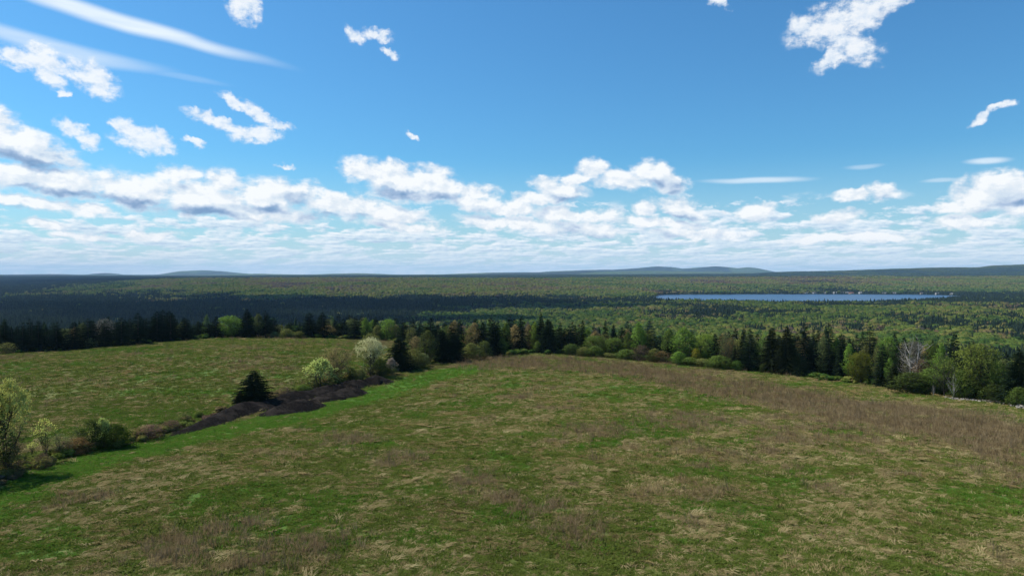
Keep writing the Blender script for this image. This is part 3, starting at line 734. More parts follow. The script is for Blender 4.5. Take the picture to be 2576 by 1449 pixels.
def build_houses():
    for (X, L, wc, rc, lab) in HOUSES:
        up = 45 if 'just above' in lab else 0
        y = float(lake_far(X)) + 24 + up; x = at(X, y)[0]
        while float(lake_in(np.array([x]), np.array([y]))[0]) > -6: y += 6; x = at(X, y)[0]
        e = bpy.data.objects.new('lakeside_house', None); COL.objects.link(e); e.location = (x, y, max(H(x, y), LAKE_Z + ZC + .5)); e.rotation_euler = (0, 0, random.uniform(-.25, .25))
        e['label'] = lab; e['category'] = 'house'; e['group'] = 'houses along the far shore of the lake'
        hh = 4.2 if L > 20 else 5.4; D = 8
        mb = MB(); box(mb, -L / 2, L / 2, -D / 2, D / 2, -4, hh)
        put('wall', mb.mesh('house_wall', WALLM[wc]), e)
        g = MB(); rz = hh + 2.8; o = .6
        g.add([(-L/2-o, -D/2-o, hh-.2), (L/2+o, -D/2-o, hh-.2), (L/2+o, 0, rz), (-L/2-o, 0, rz), (-L/2-o, D/2+o, hh-.2), (L/2+o, D/2+o, hh-.2),
               (-L/2-o, -D/2-o, hh-.5), (L/2+o, -D/2-o, hh-.5), (-L/2-o, D/2+o, hh-.5), (L/2+o, D/2+o, hh-.5)],
              np.array([(0, 1, 2, 3), (3, 2, 5, 4), (6, 7, 1, 0), (4, 5, 9, 8), (6, 8, 9, 7)]))
        g.add([(-L/2-o, -D/2-o, hh-.2), (-L/2-o, 0, rz), (-L/2-o, D/2+o, hh-.2)], np.array([(0, 1, 2)])); g.add([(L/2+o, -D/2-o, hh-.2), (L/2+o, 0, rz), (L/2+o, D/2+o, hh-.2)], np.array([(0, 1, 2)]))
        put('roof', g.mesh('house_roof', ROOFM[rc]), e)
        wm = MB(); box(wm, -.9, .9, -.06, .06, 0, 1.3); me = wm.mesh('window', GLASS)
        for k in range(3 if L > 14 else 2):
            put('window', me, e, ((k - (1 if L > 14 else .5)) * L * .3, -D / 2 - .03, 1.8))
build_houses()

# ------------------------------------------------------------------ instancing for what nobody can count
PROTO = bpy.data.collections.new('plant_sources')
def scatter(name, P, rot, scl, idx, tint, meshes, **props):
    col = bpy.data.collections.new(name + '_sources')
    for i, me in enumerate(meshes):
        o = bpy.data.objects.new('%s_%02d' % (name, i), me); col.objects.link(o)
    me = bpy.data.meshes.new(name); n = len(P)
    me.vertices.add(n); me.vertices.foreach_set('co', np.asarray(P, np.float32).ravel())
    for nm, arr in (('rot', rot), ('scl', scl)):
        a = me.attributes.new(nm, 'FLOAT_VECTOR', 'POINT'); a.data.foreach_set('vector', np.asarray(arr, np.float32).ravel())
    a = me.attributes.new('idx', 'INT', 'POINT'); a.data.foreach_set('value', np.asarray(idx, np.int32))
    fattr(me, 'tint', tint)
    ob = put(name, me, **props)
    ng = bpy.data.node_groups.new(name + '_nodes', 'GeometryNodeTree')
    ng.interface.new_socket('Geometry', in_out='INPUT', socket_type='NodeSocketGeometry'); ng.interface.new_socket('Geometry', in_out='OUTPUT', socket_type='NodeSocketGeometry')
    nd = ng.nodes; gi = nd.new('NodeGroupInput'); go = nd.new('NodeGroupOutput')
    ci = nd.new('GeometryNodeCollectionInfo'); ci.inputs['Collection'].default_value = col; ci.inputs['Separate Children'].default_value = True; ci.inputs['Reset Children'].default_value = True
    ip = nd.new('GeometryNodeInstanceOnPoints'); ip.inputs['Pick Instance'].default_value = True
    def na(nm, t):
        a = nd.new('GeometryNodeInputNamedAttribute'); a.data_type = t; a.inputs['Name'].default_value = nm; return a.outputs['Attribute']
    e2r = nd.new('FunctionNodeEulerToRotation')
    ng.links.new(na('rot', 'FLOAT_VECTOR'), e2r.inputs[0]); ng.links.new(e2r.outputs[0], ip.inputs['Rotation'])
    ng.links.new(na('scl', 'FLOAT_VECTOR'), ip.inputs['Scale']); ng.links.new(na('idx', 'INT'), ip.inputs['Instance Index'])
    ng.links.new(gi.outputs[0], ip.inputs['Points']); ng.links.new(ci.outputs[0], ip.inputs['Instance']); ng.links.new(ip.outputs[0], go.inputs[0])
    md = ob.modifiers.new('spread', 'NODES'); md.node_group = ng
    print(name, n); return ob

# small forest trees (height 1, width about .6)
FLEAF = leaf_mat('forest_leaves', True, [(0, (.048, .092, .018)), (.25, (.084, .126, .023)), (.45, (.132, .158, .032)), (.62, (.174, .164, .044)), (.78, (.150, .115, .050)), (.9, (.135, .088, .062)), (1, (.100, .086, .068))], .22, .45, soft=(.50, .9, .32))
FNEED = leaf_mat('forest_needles', True, [(0, (.010, .018, .011)), (.5, (.017, .029, .015)), (1, (.030, .046, .020))], .05, .45)
def small_spruce(seed, mat, k=8, tiers=8):
    r = np.random.default_rng(seed); mb = MB()
    for t in range(tiers):
        f = t / tiers; z0 = f * .97; z1 = min(1.0, z0 + 1.9 / tiers); R = .24 * (1 - f) ** .85 + .014
        a = r.uniform(0, 6.28) + np.arange(2 * k) / (2 * k) * 6.283; rr = R * np.where(np.arange(2 * k) % 2 == 0, r.uniform(.8, 1.2, 2 * k), .45); zz = z0 + np.where(np.arange(2 * k) % 2 == 0, -.02, .04)
        V = np.r_[np.c_[rr * np.cos(a), rr * np.sin(a), zz], [[0, 0, z1]]]
        mb.add(V, [(i, (i + 1) % (2 * k), 2 * k) for i in range(2 * k)])
    return mb.mesh('spruce', mat)
def small_broad(seed, mat, n=60, size=.12, nu=8, nv=5):
    r = np.random.default_rng(seed); mb = MB()
    for q in range(3 if n > 40 else 2):
        cx, cyy = r.normal(0, .10, 2) * (q > 0); cz = r.uniform(.50, .68) if q else .60; R = r.uniform(.20, .27) if q else .30; Rz = R * r.uniform(.95, 1.35)
        th = np.arange(nu) / nu * 6.283 + r.uniform(0, 6); ph = np.linspace(.12, math.pi - .25, nv)
        T_, Ph = np.meshgrid(th, ph); k = r.uniform(.78, 1.18, T_.shape)
        V = np.c_[(cx + R * k * np.sin(Ph) * np.cos(T_)).ravel(), (cyy + R * k * np.sin(Ph) * np.sin(T_)).ravel(), (cz + Rz * k * np.cos(Ph)).ravel()]
        i = np.arange(nv - 1)[:, None] * nu; j = np.arange(nu)[None]; j2 = (j + 1) % nu
        mb.add(V, np.stack([i + j, i + nu + j, i + nu + j2, i + j2], -1).reshape(-1, 4)); mb.add(V[:nu], [(0, 1, 2), (0, 2, 3), (0, 3, 4), (0, 4, nu - 1)])
    t = r.uniform(.22, .99, n); a = r.uniform(0, 6.283, n); lob = r.uniform(.75, 1.15, 7)
    rad = .34 * crown_profile((t - .15) / .85, 'round') * np.sqrt(r.uniform(.7, 1, n)) * lob[(a / 6.2832 * 7).astype(int) % 7]
    leaf_quads(mb, np.c_[rad * np.cos(a), rad * np.sin(a), t], size, r, aspect=.9)
    return mb.mesh('broadleaf', mat)
SP_ = [small_spruce(i, FNEED) for i in range(4)]; BR_ = [small_broad(20 + i, FLEAF) for i in range(6)]
LO_SP = [small_spruce(40 + i, FNEED, 5, 4) for i in range(2)]; LO_BR = [small_broad(50 + i, FLEAF, 10, .2, 6, 4) for i in range(3)]

def build_forest():
    def band(y0, y1, dens, protos_b, protos_s, name, label):
        nb, ns = len(protos_b), len(protos_s)
        area = 1.0 * (y1 ** 2 - y0 ** 2); n = int(area * dens)
        y = np.sqrt(rng.uniform(y0 ** 2, y1 ** 2, n)); x = y * rng.uniform(-1.0, 1.0, n)
        Xp = 1288 + FPX * x / y
        # clumped: leave small clearings
        keep = (y > edge_d(Xp) + 34) & (lake_in(x, y) < -4) & (fbm(x, y, 35, 3, 83) > .27)
        x, y, Xp = x[keep], y[keep], Xp[keep]
        tone, ev = far_tone(x, y)
        isS = rng.random(len(x)) < sstep(ev + (fbm(x, y, 24, 2, 87) - .5) * .9, .22, .74)
        z = height(x, y) + ZC
        h = np.where(isS, rng.uniform(8, 14.5, len(x)), rng.uniform(7.5, 12.5, len(x))) * np.interp(y, [250, 600, 2000], [.85, .85, 1.0])
        h = h * (.65 + .7 * fbm(x, y, 45, 2, 93)) * rng.uniform(.8, 1.15, len(x))
        # shore trees stay low enough to show the water behind them
        lk = lake_in(x, y); strip = (lk > -140) & (y < 2500); h = np.where(strip & (rng.random(len(x)) < .88), h * rng.uniform(.5, .85, len(x)), h)
        w = h * np.where(isS, rng.uniform(.75, 1.1, len(x)), rng.uniform(1.1, 1.6, len(x)) * (1.28 if y0 > 2000 or y0 < 900 else 1.1))
        t = np.where(isS, rng.random(len(x)), np.clip(tone + rng.normal(0, 1, len(x)) * np.interp(y, [1000, 2200], [.19, .11]), 0, 1))
        idx = np.where(isS, nb + rng.integers(0, ns, len(x)), rng.integers(0, nb, len(x)))
        rot = np.c_[np.zeros(len(x)), np.zeros(len(x)), rng.uniform(0, 6.28, len(x))]
        scatter(name, np.c_[x, y, z - .3], rot, np.c_[w, w, h], idx, t, protos_b + protos_s, kind='stuff', label=label)
    band(150, 1000, 1 / 21, BR_, SP_, 'forest', 'mixed woodland of dark spruces and yellow-green hardwoods below the hilltop')
    band(1000, 2100, 1 / 30, BR_, SP_, 'lowland_forest', 'spruce and hardwood forest covering the valley before the lake')
    band(2100, 4700, 1 / 85, LO_BR, LO_SP, 'ridge_forest', 'light green wooded ridge beyond the dark valley and the lake')
def build_far_forest():
    """beyond 4.5 km: small stands of trees, each stand one joined mesh"""
    def stand(seed, pS):
        r = np.random.default_rng(seed); mb = MB()
        mS = MB()
        for q in range(46):
            x, y = r.uniform(-45, 45, 2); h = r.uniform(8, 13)
            if r.random() < pS:
                k = 4; a = np.arange(k) / k * 6.283 + r.uniform(0, 6); R = h * .24
                V = np.r_[np.c_[x + R * np.cos(a), y + R * np.sin(a), np.full(k, h * .1)], [[x, y, h]]]; mS.add(V, [(i, (i + 1) % k, k) for i in range(k)])
            else:
                n = 7; P = np.c_[x + r.normal(0, 2.6, n), y + r.normal(0, 2.6, n), r.uniform(h * .3, h * .9, n)]; leaf_quads(mb, P, 5.0, r, aspect=1)
        V = mb.V + mS.V; n1 = mb.n; F4 = [f for f in mb.F[4]]; F3 = [f + n1 for f in mS.F[3]]
        Fs = [np.concatenate(F3)] if F3 else []; 
        if F4: Fs.append(np.concatenate(F4))
        me = fast_mesh('stand', np.concatenate(V), Fs, None); me.materials.append(FNEED); me.materials.append(FLEAF)
        mi = np.zeros(len(me.polygons), np.int32); n3 = sum(len(f) for f in F3); mi[n3:] = 1; me.polygons.foreach_set('material_index', mi); return me
    meshes = [stand(1, .10), stand(2, .15), stand(3, .65), stand(4, .75), stand(5, .985), stand(6, 1.0)]
    n = 34000; y = np.sqrt(rng.uniform(4300 ** 2, 9200 ** 2, n)); x = y * rng.uniform(-.98, .98, n)
    tone, ev = far_tone(x, y); z = height(x, y) + ZC
    k = np.clip((ev + rng.normal(0, .10, n) + .08) * 3, 0, 2.99).astype(int) * 2 + rng.integers(0, 2, n)
    scatter('far_forest', np.c_[x, y, z - 1], np.c_[np.zeros(n), np.zeros(n), rng.uniform(0, 6.28, n)], np.ones((n, 3)) * rng.uniform(.8, 1.15, (n, 1)), k, np.clip(tone, 0, 1), meshes,
            kind='stuff', label='far forest running out to the blue skyline ridges')
build_forest(); build_far_forest()

# ------------------------------------------------------------------ meadow grass
def grass_mat(name, stops):
    return leaf_mat(name, True, stops, .20, .30, soft=(None, 0, .78))
GREENB = grass_mat('green_blades', [(0, (.062, .090, .016)), (.5, (.108, .142, .028)), (1, (.160, .196, .044))])
FRESHB = grass_mat('fresh_blades', [(0, (.040, .095, .010)), (.5, (.070, .160, .018)), (1, (.105, .215, .030))])
STRAWB = grass_mat('dead_straw', [(0, (.150, .118, .050)), (.5, (.255, .205, .092)), (1, (.400, .335, .170))])
WEEDB = grass_mat('dead_weed_stalks', [(0, (.125, .090, .046)), (.5, (.205, .155, .086)), (1, (.310, .248, .145))])
def blades(seed, n, L, wd, spread, flat, mat, bend=.4, coher=0.0):
    """n narrow curved blades; flat 0 upright .. 1 lying"""
    r = np.random.default_rng(seed); mb = MB()
    for q in range(n):
        a = r.normal(0, .55) if coher else r.uniform(0, 6.283)
        rad = abs(r.normal(0, spread)); b = r.uniform(0, 6.283)
        p0 = np.array([rad * math.cos(b), rad * math.sin(b), -.01]); l = L * r.uniform(.6, 1.25)
        up = (1 - flat) * r.uniform(.6, 1.1) + .12; d = np.array([math.cos(a), math.sin(a), 0])
        p1 = p0 + d * l * .5 * (1 - up * .6) + np.array([0, 0, up * l * .6]); p2 = p0 + d * l * (1 - up * .4) * (.6 + bend) + np.array([0, 0, max(.03, up * l * (1 - bend * .6) * (1 - flat * .8))])
        s = np.array([-math.sin(a), math.cos(a), 0]) * wd * r.uniform(.7, 1.3) * .5; s[2] = wd * .2
        mb.add([p0 - s, p0 + s, p1 + s * .9, p1 - s * .9, p2], np.array([(0, 1, 2, 3)])); mb.F[3].append(np.array([(3, 2, 4)]) + mb.n - 5)
    return mb.mesh('tuft', mat)
def build_grass():
    g = [blades(i, 34, .20, .034, .24, .25, GREENB) for i in range(3)]
    s = [blades(10 + i, 22, .55, .024, .20, .82, STRAWB, coher=1) for i in range(3)] + [blades(14, 20, .38, .022, .16, .45, STRAWB)]
    w = [blades(20 + i, 16, .55, .018, .28, .10, WEEDB, .15) for i in range(3)]
    f = [blades(30 + i, 34, .18, .034, .24, .22, FRESHB) for i in range(2)]
    s2 = [blades(40 + i, 16, 1.0, .040, .30, .88, STRAWB, coher=1) for i in range(3)]
    def layer(y0, y1, n, grow):
        y = np.sqrt(rng.uniform(y0 ** 2, y1 ** 2, n)); x = y * rng.uniform(-.84, .84, n) + rng.uniform(-14, 14, n); Xp = 1288 + FPX * x / y
        ok = (y < edge_d(Xp) + 4); x, y = x[ok], y[ok]; n = len(x)
        fr, we, st, lu = field_masks(x, y)
        tus = fbm(x, y, .9, 3, 131)
        r = rng.random(n); pw = we * .55; ps = st * (.60 - .26 * (x < -20) * (y > 110)) * (.45 + .8 * sstep(tus, .38, .62))
        kind = np.where(r < pw, 2, np.where(r < pw + ps, 1, 0))
        thin = (kind > 0) | (tus + rng.normal(0, .06, n) > .30); x, y, kind, fr, lu, tus, we = [q[thin] for q in (x, y, kind, fr, lu, tus, we)]; n = len(x)
        z = height(x, y) + ZC
        sc = rng.uniform(.7, 1.35, n) * grow * np.where((kind == 0) & (fr < .5), .8 + .8 * sstep(tus, .55, .75), 1.0)
        idx = np.where(kind == 0, rng.integers(0, 3, n), np.where(kind == 1, 3 + rng.integers(0, 4, n), 7 + rng.integers(0, 3, n)))
        idx = np.where((kind == 0) & (rng.random(n) < np.maximum(fr * .85, lu * .45)), 10 + rng.integers(0, 2, n), idx)
        idx = np.where((kind == 1) & (rng.random(n) < .11), 12 + rng.integers(0, 3, n), idx)
        ang = 6.283 * fbm(x, y, 7, 2, 141) * 1.6 + rng.normal(0, .5, n)
        tint = np.clip(np.where(kind == 0, .35 + .25 * fr + (rng.random(n) - .5) * .7 - .10 * sstep(tus, .60, .74), rng.beta(2, 2.4, n) * (.72 if y0 > 100 else 1.0)), 0, 1)
        return np.c_[x, y, z], np.c_[rng.normal(0, .12, n), rng.normal(0, .12, n), ang], np.c_[sc, sc, sc * np.where(kind == 2, rng.uniform(.7, 1.4, n) * np.where(rng.random(n) < .05, 1.9, 1), 1)], idx, tint
    L = [layer(30, 75, 120000, 1.0), layer(75, 125, 122000, 1.2), layer(125, 265, 138000, 1.7)]
    P, R, Sc, I, T = [np.concatenate([l[k] for l in L]) for k in range(5)]
    scatter('grass', P, R, Sc, I, T, g + s + w + f + s2, kind='stuff', label='rough meadow of green grass, matted straw and dead weed stalks')
build_grass()

# ------------------------------------------------------------------ dark gravel windrows
def build_piles():
    m, n = new_mat('dark_gravel')
    P = n.node('ShaderNodeNewGeometry').outputs['Position']
    a = n.noise(P, 3.0, 6, .75); b = n.noise(P, .5, 4, .6)
    v = n.node('ShaderNodeTexVoronoi', {'Vector': P, 'Scale': 9}).outputs['Distance']
    col = n.ramp(a, [(.30, (.0070, .0060, .0052)), (.55, (.0160, .0135, .0118)), (.75, (.044, .036, .030))])
    col = n.mix(n.sm(b, .46, .66, 0, .65), col, (.050, .041, .034))  # lighter patches painted into the colour to suggest sunlit gravel
    bm = n.node('ShaderNodeBump', {'Height': n.m('ADD', a, v), 'Strength': .8, 'Distance': .15})
    bs = n.node('ShaderNodeBsdfPrincipled', {'Base Color': col, 'Roughness': 1.0, 'Specular IOR Level': .02, 'Normal': bm.outputs[0]})
    out = n.node('ShaderNodeOutputMaterial'); m.node_tree.links.new(bs.outputs[0], out.inputs[0])
    piles = [
     ([(414, 1101), (500, 1077), (590, 1044), (660, 1030), (720, 1013), (780, 1000), (830, 987), (870, 980), (905, 972), (938, 966)], [.05, .8, 1.55, 1.25, 1.45, 1.35, 1.3, 1.5, 1.4, .1], [1.1, 2.1, 2.9, 3.2, 3.3, 3.2, 3.0, 2.8, 2.8, 1.6], 'long dark gravel windrow that runs from the brush to the white blossoming tree'),
     ([(648, 1050), (690, 1042), (745, 1033), (790, 1024), (812, 1018)], [.1, 1.0, 1.7, 1.1, .1], [1.6, 2.6, 3.3, 2.6, 1.4], 'rounded dark gravel mound in front of the long windrow, the lowest on the slope'),
     ([(764, 1018), (810, 1008), (865, 998), (900, 991), (925, 986)], [.1, 1.1, 1.5, 1.1, .05], [1.5, 2.8, 3.2, 2.8, 1.4], 'dark gravel mound lying between the lowest mound and the fresh green strip'),
     ([(902, 972), (925, 966), (948, 963), (968, 963), (986, 966)], [.1, 1.1, 1.6, .9, .05], [1.6, 3.0, 3.4, 2.8, 1.5], 'smallest dark gravel mound at the far end, under the white blossoming tree')]
    for pi, (pts, hs, ws, lab) in enumerate(piles):
        g = np.array([hit(X, Y)[:2] for X, Y in pts]); s = np.r_[0, np.cumsum(np.hypot(*np.diff(g, axis=0).T))]
        nu, nv = max(30, int(s[-1] / .35)), 34
        su = np.linspace(0, s[-1], nu); cx = np.interp(su, s, g[:, 0]); cyy = np.interp(su, s, g[:, 1])
        ker = np.ones(5) / 5; cx = np.convolve(np.pad(cx, 2, mode='edge'), ker, 'valid'); cyy = np.convolve(np.pad(cyy, 2, mode='edge'), ker, 'valid')
        hh = np.interp(su, s, hs); ww = np.interp(su, s, ws)
        tx, ty = np.gradient(cx), np.gradient(cyy); L = np.hypot(tx, ty) + 1e-9; nx_, ny_ = -ty / L, tx / L
        vv = np.linspace(-1, 1, nv)
        Xg = cx[:, None] + nx_[:, None] * vv[None] * ww[:, None]; Yg = cyy[:, None] + ny_[:, None] * vv[None] * ww[:, None]
        prof = np.clip(1 - np.abs(vv) ** 1.25, 0, 1) ** .95
        gz = height(Xg.ravel(), Yg.ravel()).reshape(Xg.shape) + ZC
        lump = .72 + .26 * fbm(Xg, Yg, 6.0, 2, 190 + pi) + .28 * fbm(Xg, Yg, 2.6, 3, 200 + pi) + (fbm(Xg, Yg, .8, 3, 210 + pi) - .5) * .25
        Z = gz + 1.2 * hh[:, None] * prof[None] * lump - .07 - .25 * (np.abs(vv)[None] > .98)
        idx = np.arange(nu * nv).reshape(nu, nv); F = np.stack([idx[:-1, :-1].ravel(), idx[1:, :-1].ravel(), idx[1:, 1:].ravel(), idx[:-1, 1:].ravel()], 1)
        put('gravel_pile', fast_mesh('gravel_pile', np.c_[Xg.ravel(), Yg.ravel(), Z.ravel()], F, m, True), label=lab, category='gravel pile', group='dark gravel heaps beside the hedge')
build_piles()

def build_stones():
    m = simple_mat('pale_fieldstone', (.11, .10, .085), (.30, .275, .235), 1.2, .9)
    r = np.random.default_rng(5); mb = MB()
    line = [hit(X, Y)[:2] for X, Y in [(2392, 1004), (2430, 1008), (2480, 1011), (2530, 1017), (2576, 1026), (2640, 1038), (2720, 1052)]]
    g = np.array(line); s = np.r_[0, np.cumsum(np.hypot(*np.diff(g, axis=0).T))]
    base = np.array([(x, y, z) for x in (-1, 1) for y in (-1, 1) for z in (-1, 1)], float)
    oct_ = np.array([(1, 0, 0), (-1, 0, 0), (0, 1, 0), (0, -1, 0), (0, 0, 1), (0, 0, -1), (.6, .6, .5), (-.6, .6, .5), (.6, -.6, .5), (-.6, -.6, .5)])
    octF = np.array([(0, 6, 4), (6, 2, 4), (2, 7, 4), (7, 1, 4), (1, 9, 4), (9, 3, 4), (3, 8, 4), (8, 0, 4), (0, 2, 6), (2, 1, 7), (1, 3, 9), (3, 0, 8)])
    for q in range(620):
        u = r.uniform(0, s[-1]); x = np.interp(u, s, g[:, 0]) + r.normal(0, .7); y = np.interp(u, s, g[:, 1]) + r.normal(0, .8)
        k = r.uniform(.10, .32) * (.6 + .4 * min(1, u / 12)); mb.add(oct_ * k * r.uniform(.7, 1.3, (10, 3)) + np.array([x, y, H(x, y) + k * .3 + r.uniform(0, .25)]), octF)
    put('fieldstones', mb.mesh('fieldstones', m), kind='stuff', label='low band of pale tumbled fieldstones along the wood edge')
build_stones()

# ------------------------------------------------------------------ trees and shrubs one can point to
# the hedge that divides the two fields
T = tree
T('pale', 0, 24, 960, 104, 'tall airy tree with pale yellow blossom and two dark stems, nearest tree of the hedge', base=1196, col='olive', petal='lemon', rot=.4)
T('round', 1, -70, 985, 170, 'dense broad tree cut by the picture edge beside the tall pale tree', base=1215, col='dkgreen')
T('round', 0, -210, 960, 170, 'broad tree outside the picture edge that throws shade on the grass', base=1232, col='dkgreen')
T('slender', 0, 112, 1052, 52, 'slender young tree with pale leaves and forked bare stem beside the tall pale tree', base=1164, col='olive', petal='lemon')
T('slender', 0, 82, 1112, 30, 'smallest thin sapling between the tall pale tree and the forked young tree', base=1150, col='olive', petal='lemon')
T('bush', 2, 35, 1120, 90, 'low tangled shrub around the foot of the tall pale tree', base=1200, col='olive')
T('bush', 2, 108, 1140, 60, 'low brownish shrub at the foot of the forked young tree', base=1182, col='brown')
T('airy', 1, 150, 1088, 60, 'light olive bush just behind the forked young tree', base=1152, col='palec')
T('bush', 2, 160, 1110, 75, 'dull red-brown twiggy shrub next to the forked young tree', base=1150, col='brown')
T('bush', 1, 200, 1100, 70, 'rust-orange leafy shrub between red-brown twigs and the dark green bush', base=1144, col='orange')
T('bush', 1, 232, 1056, 66, 'dark olive upright bush touching the rust-orange shrub', base=1134, col='dkgreen')
T('flower', 1, 258, 1054, 56, 'grey-green bush flecked with pale flowers in the middle of the bush clump', base=1130, col='dkgreen', petal='cream')
T('bush', 0, 292, 1068, 92, 'full bright green bush at the end of the bush clump', base=1128, col=(.075, .115, .018))
T('bush', 2, 190, 1080, 55, 'sparse olive bush standing behind the rust-orange shrub', base=1120, col='olive')
T('bush', 2, 375, 1068, 95, 'low maroon twiggy thicket between the bush clump and the gravel', base=1104, col='red')
T('bush', 2, 430, 1058, 70, 'reddish brush patch close to the tip of the gravel windrow', base=1086, col='red')
T('bush', 2, 462, 1040, 55, 'yellow-green brush patch behind the tip of the gravel windrow', base=1068, col='olive')
T('bush', 1, 500, 1034, 30, 'tiny green bush above the gravel tip', base=1052, col='green')
T('spruce', 9, 640, 930, 98, 'lone small dark spruce standing behind the gravel windrow', base=1024, col='dk', rot=.2)
T('spruce', 9, 604, 985, 40, 'little brownish spruce leaning on the lone small spruce', base=1026, col=(.030, .030, .015))
T('bush', 2, 715, 974, 70, 'tawny dry brush between the lone spruce and the green bushes', base=1004, col='brown')
T('bush', 2, 680, 985, 45, 'low tawny brush right beside the lone spruce', base=1008, col='bronze')
T('bush', 0, 762, 968, 55, 'low green bush just before the cream flowering bush', base=990, col='green')
T('flower', 1, 808, 904, 100, 'round bush covered in cream white blossom behind the gravel', base=978, col='olive', petal='cream')
T('bud', 0, 848, 874, 90, 'rounded bronze tree with thin new leaves over the cream flowering bush', base=962, col='bronze')
T('bush', 1, 884, 924, 34, 'small dark green bush between the bronze tree and the white tree', base=960, col='dkgreen')
T('bush', 0, 908, 930, 44, 'light olive bush beside the small dark green bush', base=962, col='olive')
T('flower', 0, 934, 850, 76, 'tall rounded tree crowned with ivory blossom above the gravel end', base=948, col='olive', petal='white')
T('round', 0, 932, 840, 56, 'green tree crown rising just behind the ivory blossom', base=925, col='olive')
T('bush', 0, 955, 904, 60, 'dark green shrub under the ivory blossoming tree', base=946, col='dkgreen')
T('flower', 1, 985, 902, 36, 'small pinkish white shrub between the ivory tree and the pointed spruce', base=943, col='muted', petal='pink')
T('spruce', 9, 1006, 846, 80, 'stout dark spruce at the corner where the hedge meets the fresh green strip', base=932, col='dk', rot=1)
T('bud', 0, 1046, 846, 36, 'thin rusty budding tree behind the olive bushes', base=905, col='bronze')
T('bush', 1, 1045, 878, 58, 'olive bush next to the stout corner spruce', base=928, col='olive')
T('egg', 2, 1076, 830, 56, 'yellow-green upright tree between the corner spruce and the pair of dark spruces', base=916, col=(.10, .12, .035))
T('bush', 1, 1062, 888, 50, 'pale olive bush at the foot of the yellow-green upright tree', base=922, col='palec')
T('spruce', 9, 1112, 828, 64, 'taller of the two dark spruces standing together on the green strip', base=912, col='dk')
T('spruce', 9, 1142, 838, 66, 'shorter of the two dark spruces standing together on the green strip', base=911, col='dk')
T('bud', 0, 1166, 820, 48, 'bare tree with a haze of pink-red buds rising behind the spruce pair', base=893, col='red')
T('bush', 0, 1186, 864, 66, 'rounded olive bush beside the spruce pair', base=906, col='olive')
T('bush', 1, 1218, 857, 48, 'lighter yellow-green bush at the end of the hedge', base=902, col=(.10, .125, .035))
T('spruce', 3, 1243, 808, 50, 'dark spruce closing the hedge behind the yellow-green bush', base=897, col='dk')
# the wood behind the far field
for i, (X, Y0, Y1, w, lab) in enumerate([
 (58, 822, 886, 42, 'small dark spruce standing forward by the picture edge of the far field'), (97, 806, 884, 36, 'slim spruce beside the small forward spruce of the far field'),
 (142, 818, 882, 56, 'broad low spruce, second bulky one along the far field'), (188, 808, 880, 50, 'bushy spruce next to the broad low spruce of the far field'),
 (222, 800, 876, 40, 'narrow spruce filling the gap by the bushy spruce'), (264, 808, 872, 46, 'olive-tinged spruce forward of the dark wall of the far field'),
 (306, 798, 870, 42, 'dark spruce directly past the olive-tinged spruce'), (348, 786, 866, 50, 'tall dark spruce, highest between olive-tinged spruce and dense block'),
 (396, 782, 860, 48, 'tall spruce at the start of the dense block on the far field'), (430, 786, 858, 46, 'spruce with square shoulders in the dense block of the far field'),
 (468, 800, 855, 44, 'spruce just past the dense block, before the thin green birch'), (500, 806, 852, 32, 'short narrow spruce before the thin green birch'),
 (544, 796, 851, 36, 'narrow dark spruce between the thin green birch and the round bright tree'), (622, 776, 850, 44, 'tall spruce hard by the round bright green tree'),
 (668, 780, 850, 40, 'tall pointed spruce standing after the yellowish birch'), (737, 800, 848, 36, 'lonely conical spruce in the gap of low green bushes'),
 (778, 786, 850, 46, 'first tall spruce after the gap of low green bushes'), (812, 784, 851, 42, 'second tall spruce after the gap of low green bushes'),
 (852, 786, 852, 42, 'spruce between the light green birch and the ivory tree'), (893, 796, 855, 44, 'spruce behind the far corner of the field near the ivory tree')]):
    T('spruce', i % 5, X, Y0, w, lab, base=Y1, col='dk' if i != 5 else (.030, .040, .018))
T('round', 0, 578, 795, 64, 'round bright green tree standing out of the dark wood of the far field', base=850, col='brt')
T('egg', 0, 520, 793, 30, 'thin light green birch beside the round bright tree', base=850, col='green')
T('egg', 1, 650, 790, 34, 'yellowish birch squeezed between two tall spruces', base=850, col='muted')
T('bush', 0, 722, 828, 44, 'rounded pale green bush below the lonely conical spruce', base=851, col='olive')
T('bush', 1, 692, 834, 30, 'small pale bush next to the tall pointed spruce', base=851, col='palec')
T('bush', 1, 752, 833, 36, 'pale green bush between the conical spruce and the next spruces', base=851, col='olive')
T('airy', 0, 700, 818, 50, 'loose yellow-green tree seen through the gap in the far wood', back=14, col='olive')
T('egg', 1, 837, 797, 24, 'slim light green birch among the far spruces', base=851, col='green')
T('egg', 0, 919, 800, 28, 'bright green birch just over the ivory tree', back=6, col='brt')
T('round', 1, 976, 803, 48, 'bright green rounded birch rising between the ivory tree and the corner spruce', back=5, col='brt')
T('egg', 1, 948, 818, 30, 'small olive tree beside the bright rounded birch', back=3, col='olive')
T('bush', 2, 230, 850, 40, 'pale scrub in front of the wood on the far field', base=876, col='palec')
T('bush', 2, 20, 862, 60, 'brown-green scrub at the picture end of the far field', base=890, col='olive')
